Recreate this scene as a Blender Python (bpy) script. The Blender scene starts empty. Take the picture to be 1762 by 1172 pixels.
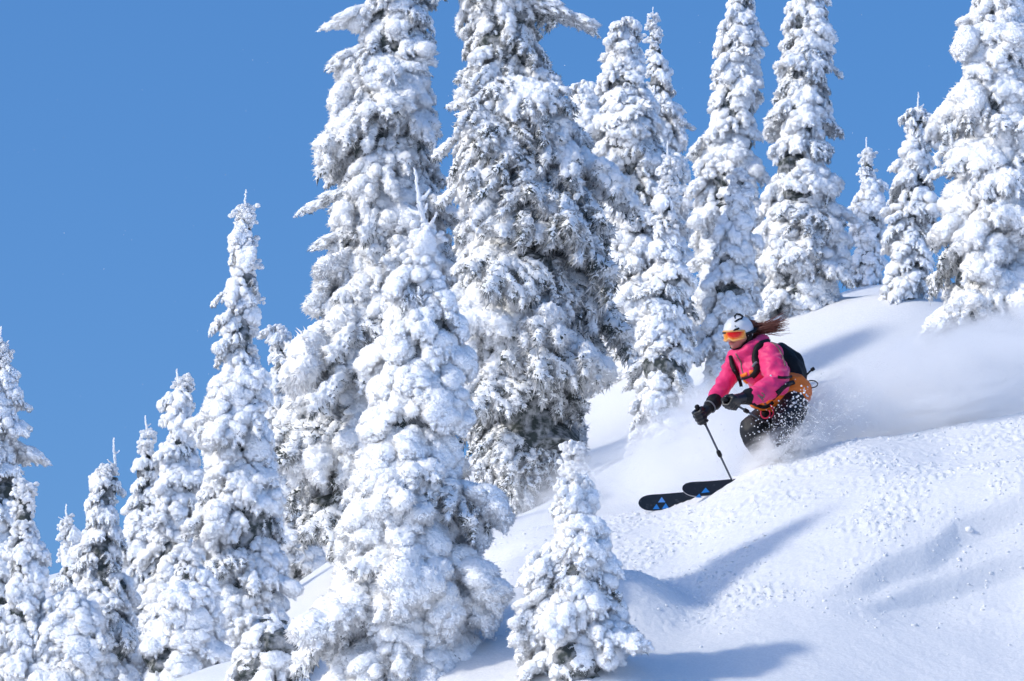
import bpy, math, random
import numpy as np
from mathutils import Vector, Matrix

S = bpy.context.scene
R = math.radians
rng = np.random.default_rng(11)
random.seed(11)

# ------------------------------------------------------------------ camera
F_PX = 881.0 / math.tan(R(7.5))          # focal length in photo pixels (1762 wide)
PITCH = R(12.0)
CAM = np.array([0.0, 0.0, 1.7])
cam_data = bpy.data.cameras.new("camera")
cam_data.sensor_width = 36.0
cam_data.lens = 18.0 / math.tan(R(7.5))
cam_data.clip_start = 0.1
cam_data.clip_end = 6000.0
cam = bpy.data.objects.new("camera", cam_data)
S.collection.objects.link(cam)
cam.location = CAM
cam.rotation_euler = (R(90) + PITCH, 0, 0)
S.camera = cam

# ------------------------------------------------------------------ sky, sun, exposure
SUN_EL = 33.0
SUN_AZ = -112.0      # degrees from +Y towards +X: the sun stands left, a little beyond the trees
world = bpy.data.worlds.new("World")
S.world = world
world.use_nodes = True
wn, wl = world.node_tree.nodes, world.node_tree.links
for n in list(wn):
    wn.remove(n)
w_out = wn.new("ShaderNodeOutputWorld")
w_bg = wn.new("ShaderNodeBackground")
w_sky = wn.new("ShaderNodeTexSky")
w_sky.sky_type = 'NISHITA'
w_sky.sun_disc = False
w_sky.sun_elevation = R(SUN_EL)
w_sky.sun_rotation = R(SUN_AZ)
w_sky.altitude = 1500
w_sky.air_density = 1.0
w_sky.dust_density = 9.0
w_sky.ozone_density = 4.0
w_sat = wn.new("ShaderNodeHueSaturation"); w_sat.inputs['Saturation'].default_value = 1.22
wl.new(w_sky.outputs[0], w_sat.inputs['Color'])
w_mix = wn.new("ShaderNodeMix"); w_mix.data_type = 'RGBA'; w_mix.inputs[0].default_value = 0.38
w_mix.inputs[7].default_value = (0.46, 1.74, 4.65, 1)      # even mountain blue
wl.new(w_sat.outputs[0], w_mix.inputs[6])
wl.new(w_mix.outputs[2], w_bg.inputs[0])
w_bg.inputs[1].default_value = 0.15
wl.new(w_bg.outputs[0], w_out.inputs[0])

sun_data = bpy.data.lights.new("sun", 'SUN')
sun_data.energy = 2.0
sun_data.angle = R(3.5)
sun_data.color = (1.0, 0.95, 0.85)
sun = bpy.data.objects.new("sun", sun_data)
S.collection.objects.link(sun)
sdir = Vector((math.sin(R(SUN_AZ)) * math.cos(R(SUN_EL)), math.cos(R(SUN_AZ)) * math.cos(R(SUN_EL)), math.sin(R(SUN_EL))))
sun.rotation_euler = sdir.to_track_quat('Z', 'Y').to_euler()
sun.location = sdir * 80

S.view_settings.view_transform = 'Standard'
S.view_settings.look = 'None'
S.view_settings.gamma = 1.0
S.view_settings.exposure = 0.14
S.view_settings.use_curve_mapping = False
S.cycles.max_bounces = 12
S.cycles.diffuse_bounces = 8
S.cycles.volume_bounces = 10
S.cycles.volume_step_rate = 1.0
S.cycles.volume_max_steps = 96
S.cycles.transparent_max_bounces = 12
S.cycles.use_denoising = True
S.cycles.sample_clamp_indirect = 8.0

# ------------------------------------------------------------------ helpers
def P(px, py, d):
    """the place that the photograph shows at (px, py), d metres in front of the photographer"""
    a, b = (px - 881.0) / F_PX, (586.0 - py) / F_PX
    v = np.array([a, math.cos(PITCH) - b * math.sin(PITCH), math.sin(PITCH) + b * math.cos(PITCH)])
    return CAM + v * (d / v[1])

def mesh_obj(name, verts, faces, mats, parent=None, smooth=True, mat_index=None, shared=None):
    if shared is None:
        me = bpy.data.meshes.new(name)
        me.from_pydata([tuple(map(float, v)) for v in verts], [], [tuple(int(i) for i in f) for f in faces])
        for m in (mats if isinstance(mats, (list, tuple)) else [mats]):
            me.materials.append(m)
        if mat_index is not None:
            me.polygons.foreach_set('material_index', np.asarray(mat_index, dtype=np.int32))
        if smooth:
            me.polygons.foreach_set('use_smooth', np.ones(len(me.polygons), dtype=bool))
        me.update()
    else:
        me = shared
    o = bpy.data.objects.new(name, me)
    S.collection.objects.link(o)
    if parent is not None:
        o.parent = parent
    return o

def empty(name, loc=(0, 0, 0)):
    o = bpy.data.objects.new(name, None)
    o.empty_display_size = 0.1
    S.collection.objects.link(o)
    o.location = loc
    return o

def tag(o, label=None, cat=None, group=None, kind=None):
    if label: o['label'] = label
    if cat: o['category'] = cat
    if group: o['group'] = group
    if kind: o['kind'] = kind
    return o

_PERM = np.random.default_rng(5).permutation(4096).astype(np.int64)
_GRAD = np.random.default_rng(6).normal(size=(4096, 3)); _GRAD /= np.linalg.norm(_GRAD, axis=1)[:, None]
def noise3(p):
    p = np.asarray(p, dtype=np.float64)
    i = np.floor(p).astype(np.int64); f = p - i
    u = f * f * f * (f * (f * 6 - 15) + 10)
    out = np.zeros(len(p))
    for dx in (0, 1):
        for dy in (0, 1):
            for dz in (0, 1):
                h = _PERM[(_PERM[(_PERM[(i[:, 0] + dx) & 4095] + i[:, 1] + dy) & 4095] + i[:, 2] + dz) & 4095]
                g = _GRAD[h]
                w = (u[:, 0] if dx else 1 - u[:, 0]) * (u[:, 1] if dy else 1 - u[:, 1]) * (u[:, 2] if dz else 1 - u[:, 2])
                out += w * (g[:, 0] * (f[:, 0] - dx) + g[:, 1] * (f[:, 1] - dy) + g[:, 2] * (f[:, 2] - dz))
    return out * 1.6

def fbm(p, octaves=4, gain=0.5):
    p = np.asarray(p, dtype=np.float64)
    s, a, t = np.zeros(len(p)), 1.0, 0.0
    for k in range(octaves):
        s += a * noise3(p * (2.03 ** k) + 17.3 * k)
        t += a; a *= gain
    return s / t

def billow(p, octaves=3, gain=0.5):
    p = np.asarray(p, dtype=np.float64)
    s, a, t = np.zeros(len(p)), 1.0, 0.0
    for k in range(octaves):
        s += a * (1 - 2.4 * np.abs(noise3(p * (2.1 ** k) + 9.1 * k)))
        t += a; a *= gain
    return s / t

def icosphere(sub):
    t = (1 + 5 ** 0.5) / 2
    v = [(-1, t, 0), (1, t, 0), (-1, -t, 0), (1, -t, 0), (0, -1, t), (0, 1, t), (0, -1, -t), (0, 1, -t), (t, 0, -1), (t, 0, 1), (-t, 0, -1), (-t, 0, 1)]
    f = [(0, 11, 5), (0, 5, 1), (0, 1, 7), (0, 7, 10), (0, 10, 11), (1, 5, 9), (5, 11, 4), (11, 10, 2), (10, 7, 6), (7, 1, 8),
         (3, 9, 4), (3, 4, 2), (3, 2, 6), (3, 6, 8), (3, 8, 9), (4, 9, 5), (2, 4, 11), (6, 2, 10), (8, 6, 7), (9, 8, 1)]
    v = [np.array(x, float) / np.linalg.norm(x) for x in v]
    for _ in range(sub):
        mid, nf = {}, []
        def m(a, b):
            k = (min(a, b), max(a, b))
            if k not in mid:
                x = v[a] + v[b]; v.append(x / np.linalg.norm(x)); mid[k] = len(v) - 1
            return mid[k]
        for a, b, c in f:
            ab, bc, ca = m(a, b), m(b, c), m(c, a)
            nf += [(a, ab, ca), (b, bc, ab), (c, ca, bc), (ab, bc, ca)]
        f = nf
    return np.array(v), np.array(f)
ICO1 = icosphere(1); ICO2 = icosphere(2); ICO0 = icosphere(0)

class Geo:
    """collects closed shapes as arrays"""
    def __init__(self): self.v, self.f, self.n = [], [], 0
    def add(self, v, f):
        self.v.append(np.asarray(v, float)); self.f.append(np.asarray(f) + self.n); self.n += len(v)
    def ball(self, c, r, ico=None, rot=None):
        V, Fc = ico or ICO1
        r = np.asarray(r, float) * np.ones(3)
        V = V * r
        if rot is not None: V = V @ np.asarray(rot).T
        self.add(V + np.asarray(c), Fc)
    def limb(self, a, ra, b, rb, seg=10, rings=4):
        """a tapered capsule from a to b"""
        a, b = np.asarray(a, float), np.asarray(b, float)
        ax = b - a; L = np.linalg.norm(ax)
        if L < 1e-6: self.ball(a, ra); return
        ax /= L
        u = np.cross(ax, [0, 0, 1.0] if abs(ax[2]) < .9 else [1.0, 0, 0]); u /= np.linalg.norm(u)
        w = np.cross(ax, u)
        pts = []
        for k in range(rings):
            th = -math.pi / 2 + (k + .5) / rings * math.pi / 2
            pts.append((a + ax * ra * math.sin(th), ra * math.cos(th)))
        for k in range(rings):
            th = (k + .5) / rings * math.pi / 2
            pts.append((b + ax * rb * math.sin(th), rb * math.cos(th)))
        ang = np.arange(seg) / seg * 2 * math.pi
        V = [c + r * (math.cos(t) * u + math.sin(t) * w) for c, r in pts for t in ang]
        V = list(V) + [a - ax * ra, b + ax * rb]
        n = len(pts); Fc = []
        for k in range(n - 1):
            for j in range(seg):
                p0, p1 = k * seg + j, k * seg + (j + 1) % seg
                Fc.append((p0, p1, p1 + seg)); Fc.append((p0, p1 + seg, p0 + seg))
        for j in range(seg):
            Fc.append((n * seg, (j + 1) % seg, j))
            Fc.append((n * seg + 1, (n - 1) * seg + j, (n - 1) * seg + (j + 1) % seg))
        self.add(V, Fc)
    def chain(self, pts, seg=10):
        for (a, ra), (b, rb) in zip(pts[:-1], pts[1:]): self.limb(a, ra, b, rb, seg)
    def arrays(self): return np.concatenate(self.v), np.concatenate(self.f)

def fuse(geo, voxel, smooth=2, fac=0.5):
    """union of the collected shapes as one skin: voxel remesh, then smoothing; returns numpy verts, faces (quads), normals"""
    V, Fc = geo.arrays()
    me = bpy.data.meshes.new('tmp')
    me.from_pydata(V.tolist(), [], Fc.tolist())
    o = bpy.data.objects.new('tmp', me); S.collection.objects.link(o)
    m = o.modifiers.new('r', 'REMESH'); m.mode = 'VOXEL'; m.voxel_size = voxel
    if smooth:
        s = o.modifiers.new('s', 'SMOOTH'); s.iterations = smooth; s.factor = fac
    dg = bpy.context.evaluated_depsgraph_get()
    ev = o.evaluated_get(dg); em = ev.to_mesh()
    n = len(em.vertices)
    v = np.empty(n * 3); em.vertices.foreach_get('co', v); v = v.reshape(-1, 3)
    nr = np.empty(n * 3); em.vertices.foreach_get('normal', nr); nr = nr.reshape(-1, 3)
    k = len(em.polygons)
    li = np.empty(len(em.loops), dtype=np.int32); em.loops.foreach_get('vertex_index', li)
    f = li.reshape(-1, 4) if len(li) == 4 * k else [list(p.vertices) for p in em.polygons]
    ev.to_mesh_clear()
    bpy.data.objects.remove(o); bpy.data.meshes.remove(me)
    return v.copy(), f, nr.copy()

def tube(name, pts, radii, mat, parent=None, seg=10, closed=False):
    pts = [np.asarray(p, float) for p in pts]
    n = len(pts); V, Fc = [], []
    radii = [radii] * n if np.isscalar(radii) else radii
    prev = None
    for i, p in enumerate(pts):
        t = pts[(i + 1) % n] - pts[i - 1] if (closed or 0 < i < n - 1) else (pts[1] - pts[0] if i == 0 else pts[-1] - pts[-2])
        t = t / (np.linalg.norm(t) + 1e-9)
        if prev is None: u = np.cross(t, [0, 0, 1.0] if abs(t[2]) < .9 else [1.0, 0, 0])
        else: u = prev - t * np.dot(prev, t)
        u /= np.linalg.norm(u); prev = u; w = np.cross(t, u)
        for k in range(seg):
            a = k / seg * 2 * math.pi
            V.append(p + radii[i] * (math.cos(a) * u + math.sin(a) * w))
    for i in range(n if closed else n - 1):
        for k in range(seg):
            a, b = i * seg + k, i * seg + (k + 1) % seg
            c, d = ((i + 1) % n) * seg + (k + 1) % seg, ((i + 1) % n) * seg + k
            Fc.append((a, b, c, d))
    if not closed:
        Fc.append(tuple(range(seg))[::-1]); Fc.append(tuple((n - 1) * seg + k for k in range(seg)))
    return mesh_obj(name, V, Fc, mat, parent)

# ------------------------------------------------------------------ materials
def principled(name, color, rough=0.6, **kw):
    m = bpy.data.materials.new(name); m.use_nodes = True
    b = m.node_tree.nodes['Principled BSDF']
    b.inputs['Base Color'].default_value = (*color, 1)
    b.inputs['Roughness'].default_value = rough
    for k, v in kw.items(): b.inputs[k].default_value = v
    return m

def noise_bump(m, scale, dist, strength=1.0, detail=6, coord='Object', rough=0.6):
    nt = m.node_tree; b = nt.nodes['Principled BSDF']
    tc = nt.nodes.new('ShaderNodeTexCoord'); nz = nt.nodes.new('ShaderNodeTexNoise'); bp = nt.nodes.new('ShaderNodeBump')
    nz.inputs['Scale'].default_value = scale; nz.inputs['Detail'].default_value = detail; nz.inputs['Roughness'].default_value = rough
    bp.inputs['Distance'].default_value = dist; bp.inputs['Strength'].default_value = strength
    nt.links.new(tc.outputs[coord], nz.inputs['Vector']); nt.links.new(nz.outputs[0], bp.inputs['Height'])
    nt.links.new(bp.outputs[0], b.inputs['Normal'])
    return tc, nz, bp

def color_noise(m, scale, c1, c2, lo=0.4, hi=0.6, coord='Object', detail=4):
    nt = m.node_tree; b = nt.nodes['Principled BSDF']
    tc = nt.nodes.new('ShaderNodeTexCoord'); nz = nt.nodes.new('ShaderNodeTexNoise'); cr = nt.nodes.new('ShaderNodeValToRGB')
    nz.inputs['Scale'].default_value = scale; nz.inputs['Detail'].default_value = detail
    cr.color_ramp.elements[0].position = lo; cr.color_ramp.elements[0].color = (*c1, 1)
    cr.color_ramp.elements[1].position = hi; cr.color_ramp.elements[1].color = (*c2, 1)
    nt.links.new(tc.outputs[coord], nz.inputs['Vector']); nt.links.new(nz.outputs[0], cr.inputs[0])
    nt.links.new(cr.outputs[0], b.inputs['Base Color'])

M = {}
M['snow'] = principled('snow_ground', (0.86, 0.87, 0.88), 0.7, **{'Specular IOR Level': 0.25})
noise_bump(M['snow'], 30.0, 0.008, 0.7, 8)
color_noise(M['snow'], 60.0, (0.82, 0.83, 0.84), (0.90, 0.90, 0.90), 0.35, 0.65, detail=8)
M['tree_snow'] = principled('tree_snow', (0.885, 0.895, 0.90), 0.75, **{'Specular IOR Level': 0.2})
noise_bump(M['tree_snow'], 26.0, 0.03, 0.8, 8)
for _k, _w, _s in (('tree_snow', 1.0, 0.035), ('snow', 1.0, 0.008)):
    _b = M[_k].node_tree.nodes['Principled BSDF']
    _b.subsurface_method = 'BURLEY'
    _b.inputs['Subsurface Weight'].default_value = _w; _b.inputs['Subsurface Scale'].default_value = _s
    _b.inputs['Subsurface Radius'].default_value = (1.0, 1.0, 1.0)
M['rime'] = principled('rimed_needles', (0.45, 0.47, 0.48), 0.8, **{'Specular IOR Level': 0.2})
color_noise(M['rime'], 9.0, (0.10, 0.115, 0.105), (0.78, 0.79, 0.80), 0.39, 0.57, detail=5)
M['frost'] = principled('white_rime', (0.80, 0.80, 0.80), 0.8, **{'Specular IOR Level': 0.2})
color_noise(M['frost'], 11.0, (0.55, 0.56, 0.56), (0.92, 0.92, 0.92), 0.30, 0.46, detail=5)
M['feather'] = principled('rime_feathers', (0.90, 0.905, 0.91), 0.8, **{'Specular IOR Level': 0.2})
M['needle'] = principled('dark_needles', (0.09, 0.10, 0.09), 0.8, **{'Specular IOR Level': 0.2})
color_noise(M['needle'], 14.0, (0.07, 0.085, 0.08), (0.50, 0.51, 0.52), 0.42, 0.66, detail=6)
noise_bump(M['needle'], 30.0, 0.03, 1.0, 8)
M['bark'] = principled('rimed_bark', (0.12, 0.10, 0.085), 0.9)
color_noise(M['bark'], 7.0, (0.07, 0.06, 0.055), (0.62, 0.63, 0.65), 0.48, 0.6)
noise_bump(M['bark'], 25.0, 0.02)

# ------------------------------------------------------------------ terrain
# the crest the skier crosses, in photo pixels
CREST = [(560, 1120), (830, 940), (1000, 908), (1100, 896), (1185, 879), (1230, 855), (1262, 838), (1320, 812), (1400, 788), (1480, 764), (1620, 737), (1762, 712), (2000, 672)]
DC = 28.6
ctrl = [(x, y, DC + (0.5 if x < 1000 else 0) + (0.8 if x > 1500 else 0)) for x, y in CREST]
ctrl += [(x, y + dy, DC + dd + (0.8 if x > 1500 else 0)) for x, y in CREST[1:] for dy, dd in ((9, 1.5), (2, 3.2))]
ctrl += [(x, y + 60, DC - 0.8 + (0.3 if x > 1500 else 0)) for x, y in CREST[1:]]
ctrl += [(x, y + 150, DC - 1.7) for x, y in CREST[1:]]
ctrl += [(1762, 1172, 25.4), (1762, 1000, 26.5), (1500, 1172, 25.3), (1262, 1172, 25.2), (1060, 1172, 25.3), (880, 1200, 25.5), (2000, 1172, 25.4),
         (700, 1250, 25.6), (500, 1240, 28.5), (700, 1180, 28), (390, 1148, 30.5), (270, 1185, 30.5), (515, 1175, 31), (150, 1260, 34), (300, 1220, 34), (450, 1165, 34), (100, 1230, 31), (-200, 1300, 31),
         (100, 1230, 42), (90, 1075, 50), (-300, 1280, 42), (-300, 1130, 50), (250, 1200, 38), (400, 1140, 38), (400, 1085, 46), (600, 1070, 36), (600, 940, 45),
         (800, 925, 36), (850, 880, 42), (1100, 850, 36), (1100, 770, 43), (1100, 700, 52), (1300, 740, 38), (1300, 640, 46), (1300, 580, 54), (850, 830, 52),
         (1480, 700, 37), (1480, 600, 44), (1450, 532, 49.5), (1535, 507, 50.5), (1762, 640, 37), (1762, 580, 43), (1762, 510, 51), (2100, 560, 42), (2100, 480, 52),
         (1500, 560, 58), (1762, 560, 60), (1100, 760, 62), (600, 980, 62), (0, 1150, 62), (-400, 1250, 62), (2300, 540, 62)]
CP = np.array([P(*c) for c in ctrl])
extra = np.array([(0, 0, 0.0), (-8, 0, -2.2), (8, 0, 1.6), (0, 10, 0.9), (-8, 10, -1.5), (8, 10, 2.6), (0, 18, 2.6), (6, 18, 4.1), (-7, 20, -0.2), (-14, 25, -1.0), (14, 25, 7.5), (0, -12, -2.5),
                  (-18, 45, -1.0), (18, 45, 12.5), (-18, 62, -1.0), (18, 62, 12.0), (0, 80, 3.0), (-20, 80, -2.0), (20, 80, 8.0)], float)
CP = np.vstack([CP, extra])
def _phi(r2): return 0.5 * r2 * np.log(r2 + 1e-9)
_n = len(CP)
_A = np.zeros((_n + 3, _n + 3))
_d2 = ((CP[:, None, :2] - CP[None, :, :2]) ** 2).sum(-1)
_A[:_n, :_n] = _phi(_d2) + np.eye(_n) * 0.003
_A[:_n, _n] = 1; _A[:_n, _n + 1:] = CP[:, :2]; _A[_n, :_n] = 1; _A[_n + 1:, :_n] = CP[:, :2].T
_w = np.linalg.solve(_A, np.concatenate([CP[:, 2], np.zeros(3)]))
def base_h(x, y):
    x, y = np.atleast_1d(np.asarray(x, float)), np.atleast_1d(np.asarray(y, float))
    xc, yc = np.clip(x, -22, 22), np.clip(y, -14, 84)
    out = np.full(xc.shape, _w[_n]) + _w[_n + 1] * xc + _w[_n + 2] * yc
    for k in range(_n):
        out += _w[k] * _phi((xc - CP[k, 0]) ** 2 + (yc - CP[k, 1]) ** 2)
    # far from here the mountain keeps falling away
    out += 0.22 * (x - xc) - 0.30 * np.maximum(y - yc, 0) + 0.25 * np.minimum(y - yc, 0) - 0.0006 * (x - xc) ** 2 * (x > xc)
    return out

def ray_ground(px, py, d0=20.0, d1=60.0):
    ds = np.linspace(d0, d1, 400)
    pts = np.array([P(px, py, d) for d in ds])
    g = base_h(pts[:, 0], pts[:, 1])
    k = np.argmax(g > pts[:, 2])
    return pts[k]

def polyline(pxs, n=40):
    pts = np.array([ray_ground(*p)[:2] for p in pxs])
    t = np.linspace(0, len(pts) - 1, n)
    return np.stack([np.interp(t, np.arange(len(pts)), pts[:, 0]), np.interp(t, np.arange(len(pts)), pts[:, 1])], 1)

def poly_dist(x, y, poly):
    """signed distance: positive on the camera's side; and the fraction along the line"""
    best = np.full(x.shape, 1e9); side = np.zeros(x.shape); frac = np.zeros(x.shape)
    for i in range(len(poly) - 1):
        a, b = poly[i], poly[i + 1]
        ab = b - a; L2 = (ab ** 2).sum() + 1e-12
        t = np.clip(((x - a[0]) * ab[0] + (y - a[1]) * ab[1]) / L2, 0, 1)
        dx, dy = x - a[0] - t * ab[0], y - a[1] - t * ab[1]
        d = np.hypot(dx, dy)
        m = d < best
        best = np.where(m, d, best)
        s = np.sign((ab[0] * (y - a[1]) - ab[1] * (x - a[0])))
        side = np.where(m, -s, side); frac = np.where(m, (i + t) / (len(poly) - 1), frac)
    return best * np.where(side == 0, 1, side), frac

# banks: snow above the line stands proud and breaks off steeply towards the camera
BANKS = [([(1374, 1046), (1463, 1014), (1523, 990), (1583, 958), (1644, 927), (1762, 884), (1900, 850)], 0.15, 0.34),
         ([(1455, 1040), (1563, 1000), (1664, 966), (1762, 930), (1900, 895)], 0.11, 0.26),
         ]
BANKS = [(polyline(p), h, w) for p, h, w in BANKS]
BANKS = [(p, h * .95, w * .85) for p, h, w in BANKS]
CHUNKS = [(1330, 1010, .45, 1.0), (1660, 850, .55, 1.0), (1480, 880, .9, .55), (1220, 950, .9, .5), (1500, 960, .6, .9), (1400, 1010, .5, 1.), (1700, 800, .5, .7), (1540, 800, .6, .5), (1750, 900, .5, .6)]
CHUNKS = [(ray_ground(a, b)[:2], r, s) for a, b, r, s in CHUNKS]

_m = ray_ground(1072, 1075)
MOUND = (_m[0], _m[1], 0.30)
DRIFTS = [(P(px, 700, d)[0], d + dy, r, hh) for px, d, dy, r, hh in ((1000, 25.15, 0, .50, .16), (700, 26.2, 0, 1.1, .25), (1145, 38, 0, .9, .22), (1370, 46, 0, 1.5, .35), (1558, 45, 0, .9, .25), (1720, 39, 0, 1.7, .35), (1250, 47, 0, 1.4, .3), (1248, 41, 0, 1.2, .3), (1492, 51.5, 0, .9, .2), (1100, 50, 0, 1.8, .4), (300, 38, 0, 1.2, .3), (420, 35, 0, 1.2, .3))]
def height(x, y, fine=True):
    x, y = np.atleast_1d(np.asarray(x, float)), np.atleast_1d(np.asarray(y, float))
    h = base_h(x, y)
    near = np.exp(-(((y - 27.5) / 9.0) ** 4))
    q = np.stack([x, y, np.zeros_like(x)], 1)
    m0 = MOUND
    h += m0[2] * np.exp(-((((x - m0[0]) / .40) ** 2 + ((y - m0[1]) / .5) ** 2) ** 1.5))
    for bx, by, br, bh in DRIFTS:
        h += bh * np.exp(-((x - bx) ** 2 + (y - by) ** 2) / br ** 2)
    h += 0.05 * fbm(q * 0.8, 3) * near + 0.5 * fbm(q * 0.09 + 3, 3) * np.clip((y - 36) / 15, 0, 1)
    sel = (y > 22) & (y < 33) & (x > -1) & (x < 9)
    if sel.any():
        xs, ys, qs = x[sel], y[sel], q[sel]
        warp = 0.05 * fbm(qs * 1.6 + 5, 2)
        add = np.zeros(xs.shape)
        for poly, amp, wid in BANKS:
            d, fr = poly_dist(xs, ys, poly)
            d = d + warp
            ends = np.clip(np.minimum(fr / 0.3, (1 - fr) / 0.1), 0, 1)
            ends = ends * ends * (3 - 2 * ends)
            up = np.exp(-(np.minimum(d, 0) / (wid * 1.6)) ** 2) * (d <= 0)
            s = np.clip(d / (wid * 0.28), 0, 1); s = s * s * (3 - 2 * s)
            rec = np.exp(-(np.maximum(d - wid * 0.5, 0) / (wid * 1.1)) ** 2)
            add += ends * amp * (0.30 * up * (d <= 0) + (0.30 - 1.0 * s) * rec * (d > 0))
        h[sel] += add
    if fine:
        sel = (y > 21) & (y < 36) & (x > -6) & (x < 9)
        if sel.any():
            xs, ys, qs = x[sel], y[sel], q[sel]
            ch = 0.52 * np.ones(xs.shape)
            for (cx, cy), r, s in CHUNKS:
                ch = np.maximum(ch, s * np.exp(-(((xs - cx) ** 2 + ((ys - cy) * 1.2) ** 2) / (r * 1.3) ** 2)))
            ch *= np.clip((xs + 0.4) / 1.2, 0.12, 1)
            ch *= np.clip((ys - 25.9) / 0.5, 0.15, 1)
            bank = np.zeros(xs.shape)
            for poly, amp, wid in BANKS:
                d, fr = poly_dist(xs, ys, poly); bank = np.maximum(bank, np.exp(-((d - wid * .3) / (wid * .7)) ** 2))
            ch *= 1 - .88 * bank
            patch = np.clip(fbm(qs * 1.7 + 31, 3) * 2.2 + 0.6, 0.2, 1)
            lump = billow(qs * np.array([13, 13, 1]) + 2, 3, 0.7)
            lump = np.clip(lump, 0, 1) ** 1.5
            h[sel] += ch * patch * (0.044 * lump + 0.026 * fbm(qs * 24, 3)) + 0.003 * fbm(qs * 22, 2)
            # wind ripples along the fall line of the slope
            wr = fbm(qs @ np.array([[1.2, 0, 0], [5.0, 5.0, 0], [0, 0, 1]]).T + 7, 3)
            h[sel] += 0.006 * wr
    return h

def axis_points(spans):
    out = []
    for a, b, step in spans:
        out += list(np.arange(a, b, step))
    return np.array(out + [spans[-1][1]])
gx = axis_points([(-620, -120, 50), (-120, -30, 10), (-30, -9, 0.7), (-9, -5, 0.12), (-5, -0.6, 0.035), (-0.6, 4.6, 0.0135), (4.6, 9, 0.1), (9, 30, 0.7), (30, 120, 10), (120, 620, 50)])
gy = axis_points([(-200, -20, 30), (-20, 20, 1.2), (20, 24, 0.2), (24, 24.8, .04), (24.8, 30.2, 0.0165), (30.2, 34, 0.06), (34, 62, 0.22), (62, 90, 1.5), (90, 220, 12), (220, 820, 60)])
GX, GY = np.meshgrid(gx, gy)
GZ = height(GX.ravel(), GY.ravel())
gv = np.stack([GX.ravel(), GY.ravel(), GZ], 1)
nx, ny = len(gx), len(gy)
ii = (np.arange(ny - 1)[:, None] * nx + np.arange(nx - 1)[None, :]).ravel()
gf = np.stack([ii, ii + 1, ii + nx + 1, ii + nx], 1).astype(np.int32)
me = bpy.data.meshes.new('snow_slope')
me.vertices.add(len(gv)); me.vertices.foreach_set('co', gv.ravel())
me.loops.add(len(gf) * 4); me.loops.foreach_set('vertex_index', gf.ravel())
me.polygons.add(len(gf)); me.polygons.foreach_set('loop_start', np.arange(len(gf), dtype=np.int32) * 4)
me.polygons.foreach_set('use_smooth', np.ones(len(gf), dtype=bool))
me.update(calc_edges=True)
me.materials.append(M['snow'])
ground = bpy.data.objects.new('ground', me); S.collection.objects.link(ground)
tag(ground, 'steep open snow slope with wind ripples, loose chunks and ski tracks', None, None, 'structure')
print('ground verts', len(gv))

# loose crumbs of snow lying on the churned part of the slope
rs = np.random.default_rng(21)
N = 30000
X = rs.uniform(-.5, 4.4, N); Y = rs.uniform(25.6, 30.2, N)
msk = np.full(N, .25)
for (cx_, cy_), r, s_ in CHUNKS:
    msk = np.maximum(msk, s_ * np.exp(-(((X - cx_) ** 2 + ((Y - cy_) * 1.2) ** 2) / (r * 1.3) ** 2)))
msk *= np.clip(fbm(np.stack([X, Y, 0 * X], 1) * 1.7 + 31, 3) * 2.2 + 0.55, 0.05, 1) * np.clip((Y - 25.9) / .5, .1, 1)
keep = rs.uniform(0, 1, N) < msk
X, Y = X[keep], Y[keep]; n_c = len(X)
rad = rs.gamma(1.5, .0022, n_c) + .0024
Z = height(X, Y) + rad * .1
V0, F0 = ICO0
vv = V0[None] * rad[:, None, None] * rs.uniform(.55, 1.45, (n_c, 12, 1)) * np.array([1.2, 1.0, .8]) + np.stack([X, Y, Z], 1)[:, None]
ff = F0[None] + (np.arange(n_c) * 12)[:, None, None]
cr = mesh_obj('snow_crumbs', vv.reshape(-1, 3), ff.reshape(-1, 3).tolist(), M['feather'], None, smooth=True)
tag(cr, 'loose crumbs of snow strewn over the churned slope', None, None, 'stuff')
print('crumbs', n_c)

# ------------------------------------------------------------------ snow-crusted boughs (shared shapes)
def spikes(geo_v, geo_f, pos, direc, length, width, n0):
    """thin three-sided rimed needle twigs"""
    k = len(pos)
    d = direc / (np.linalg.norm(direc, axis=1)[:, None] + 1e-9)
    a = np.cross(d, rng.normal(size=(k, 3))); a /= (np.linalg.norm(a, axis=1)[:, None] + 1e-9)
    b = np.cross(d, a)
    w = width[:, None]
    v = np.stack([pos + a * w, pos + (-.5 * a + .87 * b) * w, pos + (-.5 * a - .87 * b) * w, pos + d * length[:, None]], 1).reshape(-1, 3)
    i = np.arange(k) * 4 + n0
    f = np.concatenate([np.stack([i, i + 1, i + 3], 1), np.stack([i + 1, i + 2, i + 3], 1), np.stack([i + 2, i, i + 3], 1)])
    geo_v.append(v); geo_f.append(f)

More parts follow.
